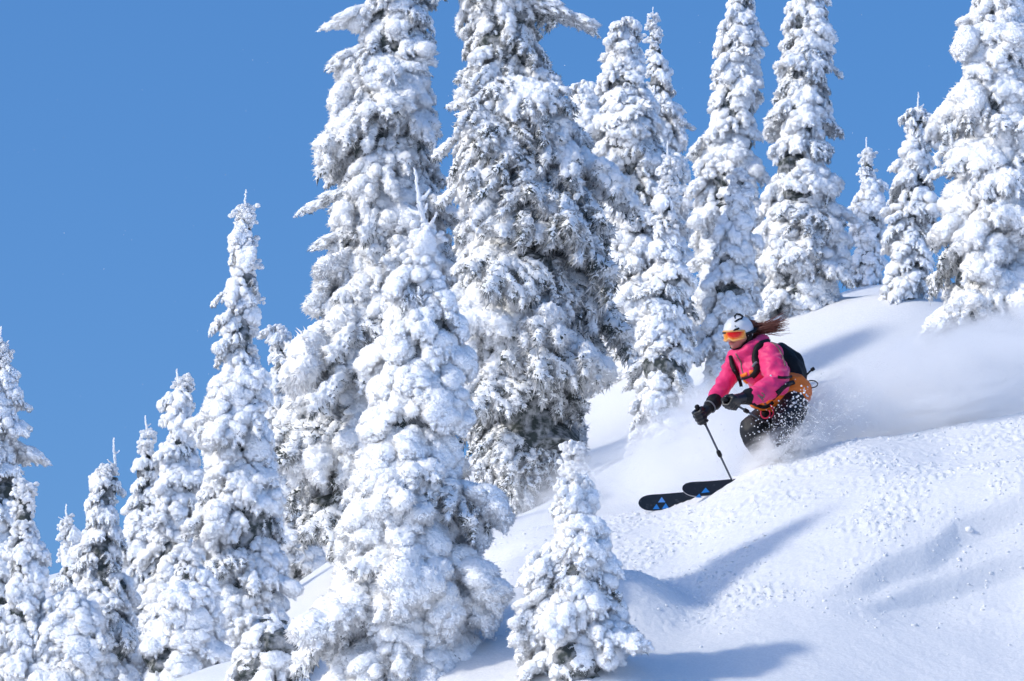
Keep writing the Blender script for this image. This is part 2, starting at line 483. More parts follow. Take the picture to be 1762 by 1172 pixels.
def bough_mesh(name, snowy, wide=1.0, fat=1.0, droop=0.35, seed=0):
    rs = np.random.default_rng(seed)
    g = Geo(); tw = []
    def curve(p0, d0, L, dr, n=8):
        pts = [np.array(p0, float)]; d = np.array(d0, float); d /= np.linalg.norm(d)
        for _ in range(n):
            d = d + np.array([0, 0, -dr / n]) + rs.normal(size=3) * 0.05
            d /= np.linalg.norm(d)
            pts.append(pts[-1] + d * L / n)
        return pts
    main = curve((0, 0, 0), (1, 0, 0.18), 0.98, droop * 2.2, 10)
    tw.append((main, 0.05 * fat))
    for k in range(int(11 * wide) + 3):
        t = rs.uniform(0.12, 0.95); i = int(t * 10); p = main[i] + (main[min(i + 1, 10)] - main[i]) * (t * 10 - i)
        s = 1 if k % 2 else -1
        L = (0.42 * (1 - t) + 0.13) * rs.uniform(.7, 1.2) * wide
        c = curve(p, (0.75, s * rs.uniform(.5, 1.1), rs.uniform(-.15, .15)), L, droop * 1.6, 5)
        tw.append((c, 0.042 * fat))
        for q in range(3):
            j = rs.integers(1, 5)
            c2 = curve(c[j], (rs.uniform(.2, 1), s * rs.uniform(-.6, .9), rs.uniform(-.6, .1)), L * .42, droop * 1.5, 3)
            tw.append((c2, 0.030 * fat))
            for q2 in range(2):
                j2 = rs.integers(1, 4)
                c3 = curve(c2[j2], (rs.uniform(.1, 1), rs.uniform(-1, 1), rs.uniform(-1, .1)), rs.uniform(.07, .15), droop * 1.5, 3)
                tw.append((c3, 0.021))
    for c, r in tw:
        for i in range(len(c) - 1):
            m = 3
            for q in range(m):
                p = c[i] + (c[i + 1] - c[i]) * (q + rs.uniform(0, 1)) / m
                rr = r * rs.uniform(.5, 1.1) * snowy * (1.12 - .62 * i / (len(c) - 1))
                g.ball(p + np.array([0, 0, rr * .45]) + rs.normal(size=3) * r * .25, rr * np.array([1.15, 1.15, rs.uniform(.75, 1.05)]), ICO1)
        if r > .025 and rs.uniform() < 0.34 * snowy:                      # heavier cushions of snow
            p = c[rs.integers(1, len(c))]
            rr = r * rs.uniform(1.2, 2.2) * snowy
            g.ball(p + np.array([0, 0, rr * .4]), rr * np.array([1.2, 1.2, rs.uniform(.7, .95)]), ICO1)
    v, f, nr = fuse(g, 0.0115, 1, .5)
    v = v + nr * (0.014 * np.clip(billow(v * 12 + seed, 2), -.6, 1) + 0.012 * np.clip(billow(v * 29 + seed, 2), -.6, 1) + 0.007 * fbm(v * 60 + seed, 1))[:, None]
    nv = len(v)
    vs, fs = [v], []
    # rimed twigs hanging from the underside and the edges
    sv, sf = [], []
    pos, dr = [], []
    cnt = int(1500 * (1.55 - snowy * .6) * (.3 if snowy > 1 else (.7 if snowy > .8 else 1.25)))
    ti = rs.integers(0, len(tw), cnt)
    for t in ti:
        c, r = tw[t]
        i = rs.integers(0, len(c) - 1); p = c[i] + (c[i + 1] - c[i]) * rs.uniform()
        tang = c[i + 1] - c[i]; tang = tang / (np.linalg.norm(tang) + 1e-9)
        out = rs.normal(size=3); out[2] = -abs(out[2]) * .7
        out /= np.linalg.norm(out)
        pos.append(p + out * r * rs.uniform(.3, .9)); dr.append(out * .8 + tang * .7 + np.array([0, 0, -.45]))
    pos, dr = np.array(pos), np.array(dr)
    ln = rs.uniform(.035, .085, cnt); wd = rs.uniform(.005, .011, cnt)
    spikes(sv, sf, pos, dr, ln, wd, nv)
    npick = 4200; pk = rs.integers(0, nv, npick * 3); pk = pk[(nr[pk, 2] < .35) | (rs.uniform(0, 1, len(pk)) < .12)][:npick]; npick = len(pk)
    spikes(sv, sf, v[pk] - nr[pk] * .001, nr[pk] + rs.normal(size=(npick, 3)) * .6 + np.array([.35, 0, -.25]), rs.uniform(.018, .055, npick), rs.uniform(.004, .009, npick), nv + 4 * cnt)
    n_grey = cnt * 3
    sv, sf = np.concatenate(sv), np.concatenate(sf)
    V = np.vstack([v, sv])
    me = bpy.data.meshes.new(name)
    faces = [tuple(x) for x in (f.tolist() if hasattr(f, 'tolist') else f)] + [tuple(x) for x in sf.tolist()]
    me.from_pydata(V.tolist(), [], faces)
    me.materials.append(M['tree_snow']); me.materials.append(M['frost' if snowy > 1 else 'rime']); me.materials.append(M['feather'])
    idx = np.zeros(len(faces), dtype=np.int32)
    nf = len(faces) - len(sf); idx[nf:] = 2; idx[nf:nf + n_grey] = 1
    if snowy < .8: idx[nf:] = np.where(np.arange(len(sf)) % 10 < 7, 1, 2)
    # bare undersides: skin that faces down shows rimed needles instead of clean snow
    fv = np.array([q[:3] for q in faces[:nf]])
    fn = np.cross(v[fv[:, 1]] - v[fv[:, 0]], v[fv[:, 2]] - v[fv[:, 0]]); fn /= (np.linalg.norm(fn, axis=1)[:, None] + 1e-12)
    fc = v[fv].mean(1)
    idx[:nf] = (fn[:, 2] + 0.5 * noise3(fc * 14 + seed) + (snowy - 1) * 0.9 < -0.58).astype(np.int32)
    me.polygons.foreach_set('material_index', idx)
    me.polygons.foreach_set('use_smooth', np.ones(len(faces), dtype=bool))
    me.update()
    return me

BOUGH_SNOWY = [bough_mesh('snowy_bough', 1.15, wide=[1, .8, 1.15, .9][k % 4], fat=1.25, droop=[.35, .5, .28, .42][k % 4], seed=100 + k) for k in range(7)]
BOUGH_HEAVY = [bough_mesh('snow_heaped_bough', 1.3, wide=[.9, .75, 1.05, .85][k % 4], fat=1.35, droop=[.5, .62, .42, .55][k % 4], seed=500 + k) for k in range(5)]
BOUGH_MID = [bough_mesh('frosted_bough', 0.92, wide=[1, 1.2, .85][k % 3], fat=1.05, droop=[.4, .3, .55][k % 3], seed=200 + k) for k in range(6)]
BOUGH_BARE = [bough_mesh('rimed_bough', 0.62, wide=[1.1, 1.25, .9][k % 3], fat=.95, droop=[.45, .6, .5][k % 3], seed=300 + k) for k in range(4)]
def stub_mesh(name, seed):
    rs = np.random.default_rng(seed); g = Geo()
    for k in range(34):
        t = rs.uniform(0, 1); sp = 0.34 * (1 - t * .55)
        p = np.array([t * .9, rs.normal() * sp * .6, -t * t * .3 + rs.normal() * .10])
        rr = rs.uniform(.07, .16) * (1 - .35 * t)
        g.ball(p, rr * np.array([1.1, 1.1, rs.uniform(.75, 1)]), ICO1)
    v, f, nr = fuse(g, 0.024, 1, .5)
    v = v + nr * (0.03 * np.clip(billow(v * 9 + seed, 2), -.5, 1) + 0.022 * fbm(v * 24 + seed, 2))[:, None]
    fv = np.array([list(q)[:3] for q in f])
    fn = np.cross(v[fv[:, 1]] - v[fv[:, 0]], v[fv[:, 2]] - v[fv[:, 0]]); fn /= (np.linalg.norm(fn, axis=1)[:, None] + 1e-12)
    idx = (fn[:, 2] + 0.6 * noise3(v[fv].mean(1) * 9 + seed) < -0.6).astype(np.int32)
    me = bpy.data.meshes.new(name)
    n0 = len(v); sv, sf = [], []
    sel = rs.integers(0, n0, 420); sel = sel[nr[sel, 2] < .35]
    spikes(sv, sf, v[sel] - nr[sel] * .01, nr[sel] * .8 + np.array([.5, 0, -.4]), rs.uniform(.04, .09, len(sel)), rs.uniform(.006, .012, len(sel)), n0)
    V = np.vstack([v] + sv); faces = [tuple(x) for x in np.asarray(f).tolist()] + [tuple(x) for x in sf[0].tolist()]
    me.from_pydata(V.tolist(), [], faces)
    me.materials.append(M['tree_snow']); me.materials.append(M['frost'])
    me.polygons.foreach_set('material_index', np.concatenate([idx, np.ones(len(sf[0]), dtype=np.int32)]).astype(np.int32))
    me.polygons.foreach_set('use_smooth', np.ones(len(faces), dtype=bool)); me.update()
    return me
BOUGH_STUB = [stub_mesh('snow_clump_bough', 400 + k) for k in range(6)]

def leader_mesh(seed, arms):
    """the thin rime-coated top shoot (along +Z, 1 m) with short arms near its foot"""
    rs = np.random.default_rng(seed); g = Geo()
    n = 26
    for k in range(n):
        t = k / (n - 1)
        g.ball((rs.normal() * .008 + .02 * math.sin(t * 5 + seed), rs.normal() * .008, t), (0.045 * (1 - .45 * t)) * rs.uniform(.75, 1.3), ICO1)
    for a in range(arms):
        ph = a / max(arms, 1) * 6.283 + rs.uniform(0, 1); z0 = rs.uniform(.0, .55); L = rs.uniform(.14, .30) * (1 - z0)  + .08
        for k in range(9):
            t = k / 8
            g.ball((math.cos(ph) * L * t, math.sin(ph) * L * t, z0 + L * .55 * t * t), .036 * (1 - .4 * t) * rs.uniform(.8, 1.3), ICO1)
    v, f, nr = fuse(g, 0.013, 1)
    v = v + nr * (0.012 * fbm(v * 40 + seed, 2))[:, None]
    me = bpy.data.meshes.new('leader'); me.from_pydata(v.tolist(), [], [tuple(x) for x in np.asarray(f).tolist()])
    me.materials.append(M['tree_snow']); me.polygons.foreach_set('use_smooth', np.ones(len(me.polygons), dtype=bool)); me.update()
    return me
LEADERS = [leader_mesh(1, 2), leader_mesh(2, 5), leader_mesh(3, 8)]

def make_tree(name, label, cat, group, d, rows, axis=None, leader=None, bare_right=0.0, snowy=0.7, density=1.0, limbs=(), seed=0, stub=1.0, trunk_r=None, core=0.5, foot=None, heavy=0.0, bare_low=0.0):
    """rows: (py, px left, px right) outline of the crown from the tip down, as the photo shows it at distance d"""
    rs = np.random.default_rng(seed + 1000)
    rows = sorted(rows)
    pl = np.array([P(r[1], r[0], d) for r in rows]); pr = np.array([P(r[2], r[0], d) for r in rows])
    z = pl[:, 2][::-1]; xl = pl[:, 0][::-1]; xr = pr[:, 0][::-1]          # increasing z
    if axis is None:
        xb = 0.5 * (xl[0] + xr[0]); xt = 0.5 * (xl[-1] + xr[-1])
    else:
        xb = P(axis[1], rows[-1][0], d)[0]; xt = P(axis[0], rows[0][0], d)[0]
    zt = z[-1]
    zb = float(height([xb], [d], False)[0]) if foot is None else foot
    root = empty(name, (xb, d, zb)); tag(root, label, cat, group)
    def cx(zz): 
        t = np.clip((zz - z[0]) / (zt - z[0] + 1e-6), 0, 1)
        return xb + (xt - xb) * t
    H = zt - zb
    if zb + .05 < z[0]:                                                   # the skirt goes on down to the snow
        z = np.concatenate([[zb + .05], z]); xl = np.concatenate([[xl[0]], xl]); xr = np.concatenate([[xr[0]], xr])
    lump = lambda q, ph: 1 + .34 * noise3(np.array([[q * 1.6 + seed, math.cos(ph) * 1.1, math.sin(ph) * 1.1]]))[0]
    # trunk
    tr = trunk_r or max(0.035, H * 0.014)
    n = 14
    pts = [(cx(zb + H * k / n) - xb, rs.normal() * .004, H * k / n - (0.3 if k == 0 else 0)) for k in range(n + 1)]
    tube('trunk', pts, [tr * (1.05 - 0.93 * k / n) for k in range(n + 1)], M['bark'], root, 9)
    # dark inner foliage hugging the trunk
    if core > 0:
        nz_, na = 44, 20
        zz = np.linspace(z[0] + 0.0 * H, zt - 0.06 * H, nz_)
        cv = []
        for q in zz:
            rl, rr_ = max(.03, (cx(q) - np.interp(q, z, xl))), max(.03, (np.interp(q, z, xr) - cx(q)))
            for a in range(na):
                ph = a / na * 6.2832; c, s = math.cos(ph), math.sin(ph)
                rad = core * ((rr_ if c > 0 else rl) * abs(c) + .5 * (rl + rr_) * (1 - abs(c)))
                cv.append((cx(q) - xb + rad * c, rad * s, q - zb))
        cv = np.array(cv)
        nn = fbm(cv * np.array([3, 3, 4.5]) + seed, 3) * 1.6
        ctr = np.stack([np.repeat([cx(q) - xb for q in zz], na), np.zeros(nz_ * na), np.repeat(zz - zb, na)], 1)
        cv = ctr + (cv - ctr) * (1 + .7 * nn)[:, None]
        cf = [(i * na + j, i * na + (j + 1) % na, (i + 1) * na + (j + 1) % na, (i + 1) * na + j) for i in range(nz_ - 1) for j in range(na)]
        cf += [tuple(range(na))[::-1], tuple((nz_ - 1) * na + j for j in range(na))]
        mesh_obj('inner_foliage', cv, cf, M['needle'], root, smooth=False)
    # boughs
    count = 0
    zz = zt - 0.02 * H
    golden = rs.uniform(0, 6.28)
    def put(me, x, y, zloc, ph, pitch, sx, sy, sz, roll=0.0):
        o = bpy.data.objects.new('bough', me); S.collection.objects.link(o); o.parent = root
        o.location = (x, y, zloc); o.rotation_euler = (roll, pitch, ph); o.scale = (sx, sy, sz)
    lst = []
    while zz > z[0]:
        rl, rr_ = cx(zz) - np.interp(zz, z, xl), np.interp(zz, z, xr) - cx(zz)
        rm = max(.06, .5 * (rl + rr_))
        k = 3 if rm < .22 else (4 if rm < .5 else 6)
        for _ in range(k):
            golden += 2.399 + rs.normal() * .35
            lst.append((zz + rs.normal() * .03, golden % 6.2832))
        zz -= max(0.07, 0.20 * rm ** .8) / density
    if len(lst) > 290:
        lst = [lst[i] for i in sorted(rs.choice(len(lst), 290, replace=False))]
    for zz, ph in lst:
        if math.sin(ph) > 0.55 and rs.uniform() < .55: continue           # the far side is thinner
        c = math.cos(ph)
        rl, rr_ = cx(zz) - np.interp(zz, z, xl), np.interp(zz, z, xr) - cx(zz)
        rl, rr_ = max(rl, .04), max(rr_, .04)
        L = ((rr_ if c > 0 else rl) * abs(c) + .5 * (rl + rr_) * (1 - abs(c))) * rs.uniform(.74, 1.22) * lump(zz, ph) * (.86 + .30 * ((-zz / (.30 + .12 * (rl + rr_)) + seed * .37) % 1.0))
        L = max(L, 0.12)
        if L < .17 * stub:
            me = BOUGH_STUB[rs.integers(len(BOUGH_STUB))]; dr = .25
            sx = L * 1.15; sy = max(L * 1.15, .17) * rs.uniform(.8, 1.2); sz = sy
        else:
            pb = bare_right * np.clip(c + .35, 0, 1) if bare_right else 0
            if zz < zb + .2 * H: pb = max(pb, bare_low)
            u = rs.uniform()
            if u < pb: me = BOUGH_BARE[rs.integers(len(BOUGH_BARE))]
            elif u < pb + (1 - pb) * snowy: me = BOUGH_HEAVY[rs.integers(len(BOUGH_HEAVY))] if rs.uniform() < heavy else BOUGH_SNOWY[rs.integers(len(BOUGH_SNOWY))]
            elif u < pb + (1 - pb) * (snowy + (1 - snowy) * .8): me = BOUGH_MID[rs.integers(len(BOUGH_MID))]
            else: me = BOUGH_BARE[rs.integers(len(BOUGH_BARE))]
            dr = .45
            if rs.uniform() < .13: me = (BOUGH_MID + BOUGH_BARE[:2])[rs.integers(8)]; L *= 1.2
            env = ((rr_ if c > 0 else rl) * abs(c) + .5 * (rl + rr_) * (1 - abs(c))); L = min(L, env * 1.10)
            sx = L * 1.14 + .03; sy = max(L * 1.15, .28) * rs.uniform(.85, 1.2); sz = max(L * 1.15, .36) * rs.uniform(.85, 1.25)
        pitch = rs.normal(.55, .2) if L > .17 else rs.normal(.3, .25)
        z0 = min(zz + L * (dr * .8 + pitch * .8), zt - .03)
        put(me, cx(z0) - xb, 0, z0 - zb, ph, pitch, sx, sy, sz, rs.normal() * .2)
        count += 1
    for lp in limbs:                                                     # boughs that stick out: (py, px of their end, thickness)
        e = P(lp[1], lp[0], d); c = 1 if e[0] > cx(e[2]) else -1
        up = lp[3] if len(lp) > 3 else .62
        L = abs(e[0] - cx(e[2])) * 1.05
        z0 = min(e[2] + L * up, zt)
        me = (BOUGH_MID + BOUGH_SNOWY[:3])[rs.integers(9)]
        put(me, cx(z0) - xb, 0, z0 - zb, 0.12 * rs.normal() if c > 0 else math.pi + 0.12 * rs.normal(), .30, L * 1.08, max(lp[2], .55 * L), max(lp[2], .5 * L))
        count += 1
    if leader is not None:
        tip = P(leader[0], leader[1], d); fo = P(leader[2] if len(leader) > 4 else leader[0], leader[-2], d)
        hgt = tip[2] - fo[2]
        o = bpy.data.objects.new('leader', LEADERS[leader[-1]]); S.collection.objects.link(o); o.parent = root
        o.location = (fo[0] - xb, -.03, fo[2] - zb)
        o.scale = (max(hgt, .35) * .9, max(hgt, .35) * .9, hgt)
        o.rotation_euler = (0, math.atan2(tip[0] - fo[0], hgt), rs.uniform(0, 1) * 0)
    return root, count

G1 = 'snow-covered fir trees on the slope'
TOTAL = 0
def T(*a, **k):
    global TOTAL
    r, c = make_tree(*a, **k); TOTAL += c
    return r

T('fir_tree', 'left of the two huge snow-laden firs, with a knobbly bough poking into the blue sky', 'fir tree', G1, 42,
  [(-90, 690, 705), (-40, 665, 730), (0, 628, 748), (50, 605, 748), (100, 600, 745), (200, 560, 752), (240, 545, 758), (290, 540, 765), (340, 540, 770), (400, 540, 790), (450, 570, 800), (490, 560, 810), (540, 520, 820), (600, 530, 820), (650, 465, 825), (720, 450, 825), (800, 470, 830), (870, 480, 830), (960, 500, 830)],
  axis=(698, 660), snowy=.4, bare_right=.55, bare_low=.6, seed=1, limbs=[(78, 568, .45), (135, 570, .6), (455, 545, .4), (395, 534, .5)], density=1.0)
T('fir_tree', 'right of the two huge firs, its right side grey with hanging rimed twigs', 'fir tree', G1, 40,
  [(-110, 850, 870), (-40, 800, 920), (0, 770, 962), (60, 790, 965), (110, 800, 960), (150, 795, 975), (200, 770, 1000), (250, 760, 1030), (330, 765, 1050), (400, 765, 1070), (470, 770, 1080), (560, 775, 1085), (640, 780, 1085), (700, 780, 1065), (760, 780, 1050), (820, 790, 1020), (880, 800, 960), (930, 810, 930)],
  axis=(860, 890), snowy=.3, bare_right=1.0, bare_low=.85, seed=2, limbs=[(92, 1030, .5), (75, 1005, .5), (180, 990, .5)], density=1.0)
T('fir_tree', 'bright snow-plastered fir in the centre foreground with a thin bent leader and star of twigs', 'fir tree', G1, 26.2,
  [(385, 700, 750), (430, 700, 770), (470, 685, 765), (500, 655, 770), (550, 640, 790), (620, 632, 805), (680, 610, 818), (720, 600, 812), (790, 598, 800), (850, 590, 830), (900, 570, 845), (950, 545, 850), (1050, 530, 858), (1110, 525, 850), (1180, 520, 850), (1230, 530, 850)],
  axis=(728, 700), leader=(711, 290, 735, 400, 2), snowy=.93, heavy=.75, seed=3, density=1.25)
T('fir_tree', 'smallest lone snow-caked fir standing in front of the open slope', 'fir tree', G1, 25.15,
  [(818, 962, 985), (850, 955, 1010), (880, 955, 1040), (920, 945, 1050), (960, 930, 1060), (1000, 905, 1062), (1040, 910, 1062), (1080, 905, 1075), (1120, 905, 1100), (1150, 900, 1110), (1180, 895, 1110)],
  axis=(985, 1000), snowy=.8, heavy=.35, seed=4, density=1.5, limbs=[(1072, 884, .3), (1132, 1120, .3)])
T('fir_tree', 'tall spiky-topped white fir at the left, tallest of the trees left of the huge pair', 'fir tree', G1, 35,
  [(350, 417, 430), (380, 408, 438), (400, 395, 440), (440, 383, 446), (465, 390, 448), (490, 392, 457), (505, 385, 455), (525, 366, 450), (560, 372, 442), (600, 375, 440), (640, 372, 445), (660, 350, 455), (700, 338, 468), (780, 325, 482), (850, 320, 490), (920, 325, 495), (1000, 330, 500), (1100, 340, 505), (1140, 370, 505)],
  axis=(423, 420), leader=(423, 328, 424, 380, 1), snowy=.85, heavy=.3, seed=5, density=1.15, limbs=[(525, 364, .35), (640, 460, .3)])
T('fir_tree', 'snowy fir with its top hooked over, between the tall spiky fir and the huge pair', 'fir tree', G1, 46,
  [(560, 465, 495), (590, 466, 515), (630, 470, 528), (660, 455, 540), (720, 450, 545), (820, 440, 560), (950, 430, 570), (1010, 430, 570)],
  axis=(480, 495), snowy=.8, seed=6, limbs=[(566, 445, .3)])
T('fir_tree', 'blunt-topped white fir just left of the tall spiky-topped one', 'fir tree', G1, 38,
  [(645, 305, 330), (680, 290, 335), (710, 280, 338), (760, 275, 345), (830, 262, 350), (900, 255, 355), (1000, 236, 372), (1100, 222, 395), (1160, 220, 400)],
  axis=(316, 300), leader=(305, 636, 309, 665, 0), snowy=.9, heavy=.35, seed=7, density=1.1)
T('fir_tree', 'slender snowy fir with a notched spire, behind the blunt-topped one', 'fir tree', G1, 43,
  [(738, 246, 262), (760, 242, 266), (778, 248, 260), (800, 232, 274), (850, 218, 280), (920, 208, 290), (1000, 200, 300), (1120, 190, 320)],
  axis=(254, 250), leader=(251, 716, 254, 750, 0), snowy=.8, seed=8)
T('fir_tree', 'three-pronged rimed fir in the lower left, dark branches showing on its right', 'fir tree', G1, 37,
  [(798, 158, 206), (830, 152, 212), (880, 146, 214), (940, 138, 216), (1000, 125, 225), (1060, 105, 240), (1120, 90, 250), (1180, 80, 255)],
  axis=(182, 170), leader=(197, 755, 198, 805, 0), snowy=.6, bare_right=.5, seed=9, density=1.1)
T('fir_tree', 'short pale fir standing alone between the left-edge trees and the three-pronged fir', 'fir tree', G1, 47,
  [(885, 110, 125), (905, 105, 135), (930, 102, 140), (970, 96, 146), (1020, 92, 155), (1090, 90, 160)],
  axis=(117, 120), leader=(114, 868, 116, 900, 1), snowy=.85, seed=10)
T('fir_tree', 'tall fir cut off by the left edge, with snowy twigs jutting to its right', 'fir tree', G1, 35,
  [(585, -12, 12), (620, -25, 26), (660, -35, 34), (720, -50, 38), (800, -70, 45), (900, -85, 50), (1000, -100, 55), (1100, -110, 60), (1200, -110, 60)],
  axis=(0, -25), leader=(2, 563, 2, 610, 1), snowy=.85, seed=11, limbs=[(632, 38, .3, .1), (688, 55, .3, .2), (772, 74, .35, .2)], density=1.1)
T('fir_tree', 'smaller snowy fir at the left edge, in front of the tall one cut off there', 'fir tree', G1, 33,
  [(825, 32, 50), (860, 22, 62), (900, 18, 68), (940, 10, 82), (1000, 5, 84), (1060, 0, 86), (1120, -10, 86), (1200, -20, 90)],
  axis=(41, 38), snowy=.85, seed=12, density=1.15)
T('fir_tree', 'round half-buried young fir at the bottom, left of the centre foreground fir', 'fir tree', G1, 29,
  [(1062, 440, 495), (1080, 415, 520), (1110, 398, 535), (1150, 388, 545), (1200, 385, 550), (1240, 385, 550)],
  axis=(467, 467), snowy=.85, heavy=.4, seed=13, density=1.7, core=.75)
T('fir_tree', 'broad snowy fir with a curled crooked top, right behind the huge pair', 'fir tree', G1, 50,
  [(30, 1062, 1090), (60, 1048, 1105), (120, 1036, 1112), (180, 1020, 1130), (240, 1015, 1150), (320, 1020, 1165), (400, 1030, 1170), (500, 1040, 1180), (600, 1030, 1190), (700, 1020, 1195), (780, 1010, 1200)],
  axis=(1076, 1100), snowy=.65, bare_right=.25, seed=14, limbs=[(48, 1045, .3, .1)])
T('fir_tree', 'pale fir just showing between the huge pair and the crooked-topped fir', 'fir tree', G1, 54,
  [(140, 985, 1025), (170, 975, 1040), (240, 970, 1060), (400, 960, 1080), (600, 950, 1090), (780, 950, 1100)],
  axis=(1005, 1015), snowy=.9, seed=15, density=.8)
T('fir_tree', 'slim snowy spire with a rounded tip beside the crooked-topped fir', 'fir tree', G1, 53,
  [(22, 1118, 1130), (60, 1112, 1142), (120, 1110, 1152), (180, 1112, 1166), (230, 1120, 1190), (260, 1120, 1185), (340, 1110, 1190), (500, 1110, 1200), (700, 1100, 1210)],
  axis=(1123, 1145), leader=(1124, 14, 1124, 50, 0), snowy=.8, seed=16, limbs=[(235, 1195, .35)])
T('fir_tree', 'thin pointed rimed fir with short open branches, left of the skier', 'fir tree', G1, 38,
  [(268, 1142, 1158), (300, 1138, 1162), (350, 1128, 1172), (410, 1118, 1178), (480, 1105, 1186), (560, 1092, 1196), (640, 1085, 1200), (720, 1080, 1205), (790, 1080, 1205)],
  axis=(1150, 1145), leader=(1149, 245, 1150, 300, 0), snowy=.45, seed=17)
T('fir_tree', 'tall fir rising above the helmet of the skier, its top cut off', 'fir tree', G1, 47,
  [(-50, 1265, 1285), (0, 1248, 1303), (50, 1240, 1312), (100, 1222, 1316), (140, 1212, 1318), (200, 1212, 1312), (260, 1196, 1310), (330, 1186, 1312), (400, 1180, 1316), (500, 1175, 1318), (600, 1180, 1318), (700, 1185, 1310)],
  axis=(1276, 1250), snowy=.85, heavy=.3, bare_right=.2, seed=18)
T('fir_tree', 'bright full fir directly behind the helmet of the skier', 'fir tree', G1, 41,
  [(290, 1262, 1282), (330, 1245, 1296), (400, 1230, 1302), (480, 1212, 1308), (560, 1200, 1306), (640, 1192, 1300), (720, 1190, 1300)],
  axis=(1272, 1248), snowy=.97, heavy=.7, seed=19, density=1.1)
T('fir_tree', 'tall fir above the backpack of the skier, lumpy on its right, top cut off', 'fir tree', G1, 46,
  [(-60, 1380, 1405), (-10, 1368, 1430), (40, 1348, 1436), (100, 1334, 1440), (150, 1325, 1445), (190, 1320, 1438), (240, 1312, 1445), (290, 1310, 1430), (340, 1315, 1448), (400, 1308, 1462), (470, 1305, 1478), (530, 1305, 1470), (600, 1310, 1440), (680, 1315, 1420)],
  axis=(1392, 1370), snowy=.75, bare_right=.5, seed=20, limbs=[(130, 1448, .5), (235, 1448, .5), (392, 1466, .4)])
T('fir_tree', 'short far fir with a knobbly thin top, before the gap of sky on the right', 'fir tree', G1, 51.5,
  [(258, 1486, 1500), (285, 1480, 1508), (310, 1482, 1514), (340, 1466, 1526), (380, 1458, 1530), (440, 1456, 1530), (490, 1462, 1520), (520, 1475, 1510)],
  axis=(1492, 1492), leader=(1491, 238, 1492, 285, 0), snowy=.95, seed=21, density=1.1)
T('fir_tree', 'mid-sized fir with a flat shoulder and bare dark trunk foot, near the right edge', 'fir tree', G1, 45,
  [(185, 1568, 1590), (205, 1548, 1598), (240, 1546, 1612), (300, 1538, 1610), (360, 1528, 1612), (430, 1518, 1612), (500, 1512, 1598), (560, 1506, 1575), (600, 1505, 1560)],
  axis=(1580, 1558), leader=(1579, 160, 1580, 215, 2), snowy=.75, bare_right=.4, seed=22)
T('fir_tree', 'massive white fir filling the right edge of the photo', 'fir tree', G1, 39,
  [(-80, 1715, 1740), (-30, 1690, 1765), (20, 1668, 1785), (60, 1650, 1795), (110, 1638, 1805), (160, 1632, 1810), (210, 1612, 1815), (260, 1625, 1825), (330, 1610, 1835), (400, 1618, 1840), (470, 1600, 1850), (530, 1588, 1860), (590, 1580, 1870), (640, 1580, 1870)],
  axis=(1728, 1720), snowy=.95, heavy=.45, seed=23, limbs=[(55, 1643, .4), (240, 1606, .5), (330, 1606, .4)], density=1.05)
T('fir_sapling', 'tiny snow-covered sapling at the foot of the huge pair, behind the smallest fir', 'fir sapling', None, 32,
  [(758, 980, 992), (790, 968, 1012), (830, 965, 1025), (870, 960, 1035), (920, 960, 1040)],
  axis=(986, 995), snowy=.9, seed=24, density=1.2)
T('fir_tree', 'low heaped fir at the foot of the blunt-topped one, lower left', 'fir tree', G1, 33,
  [(945, 318, 345), (980, 290, 365), (1030, 262, 385), (1090, 240, 398), (1160, 225, 405)], axis=(330, 315), snowy=.95, heavy=.6, seed=26, density=1.1)
T('fir_tree', 'broad low fir at the foot of the three-pronged one, near the bottom left corner', 'fir tree', G1, 33,
  [(1015, 108, 140), (1050, 80, 165), (1100, 55, 195), (1150, 40, 215), (1200, 30, 225)], axis=(122, 128), snowy=.95, heavy=.5, seed=27, density=1.1)
print('boughs', TOTAL)

# ------------------------------------------------------------------ the skier
from mathutils.bvhtree import BVHTree
D0 = 29.0
def Q(px, py, dy=0.0): return P(px, py, D0 + dy)
PXM = float(np.linalg.norm(Q(1400, 700) - Q(1300, 700))) / 100.0        # metres per photo pixel at the skier

M['pink'] = principled('pink_shell', (0.84, 0.022, 0.17), 0.55, **{'Sheen Weight': 0.2})
noise_bump(M['pink'], 14.0, 0.012, 0.7, 3)
M['orange'] = principled('orange_shell', (0.93, 0.20, 0.012), 0.55)
noise_bump(M['orange'], 16.0, 0.012, 0.7, 3)
M['black'] = principled('black_cloth', (0.008, 0.008, 0.010), 0.6, **{'Specular IOR Level': 0.25})
noise_bump(M['black'], 22.0, 0.010, 0.7, 4)
M['pants'] = principled('charcoal_trousers', (0.014, 0.016, 0.02), 0.6)
color_noise(M['pants'], 60.0, (0.012, 0.014, 0.018), (0.5, 0.52, 0.55), 0.66, 0.74, detail=6)
noise_bump(M['pants'], 12.0, 0.012, 0.7, 3)
M['glove'] = principled('glove_leather', (0.010, 0.011, 0.013), 0.38)
M['strapgrey'] = principled('grey_webbing', (0.16, 0.17, 0.19), 0.6)
M['trim'] = principled('brown_grey_piping', (0.20, 0.13, 0.11), 0.7)
M['skin'] = principled('skin', (0.50, 0.25, 0.19), 0.5)
M['lips'] = principled('lips', (0.45, 0.12, 0.11), 0.45)
M['helmet'] = principled('white_helmet', (0.78, 0.79, 0.80), 0.32, **{'Coat Weight': 0.3})
M['lens'] = principled('mirror_lens', (0.85, 0.06, 0.01), 0.12, **{'Metallic': 0.1, 'Coat Weight': 0.25})
M['frame'] = principled('amber_frame', (0.78, 0.42, 0.14), 0.4)
M['hair'] = principled('auburn_hair', (0.17, 0.055, 0.035), 0.5)
M['redcord'] = principled('red_cord', (0.62, 0.02, 0.07), 0.5)
M['metal'] = principled('pole_shaft', (0.10, 0.11, 0.13), 0.35, **{'Metallic': 0.6})
M['ski'] = principled('ski_topsheet', (0.022, 0.026, 0.032), 0.38)
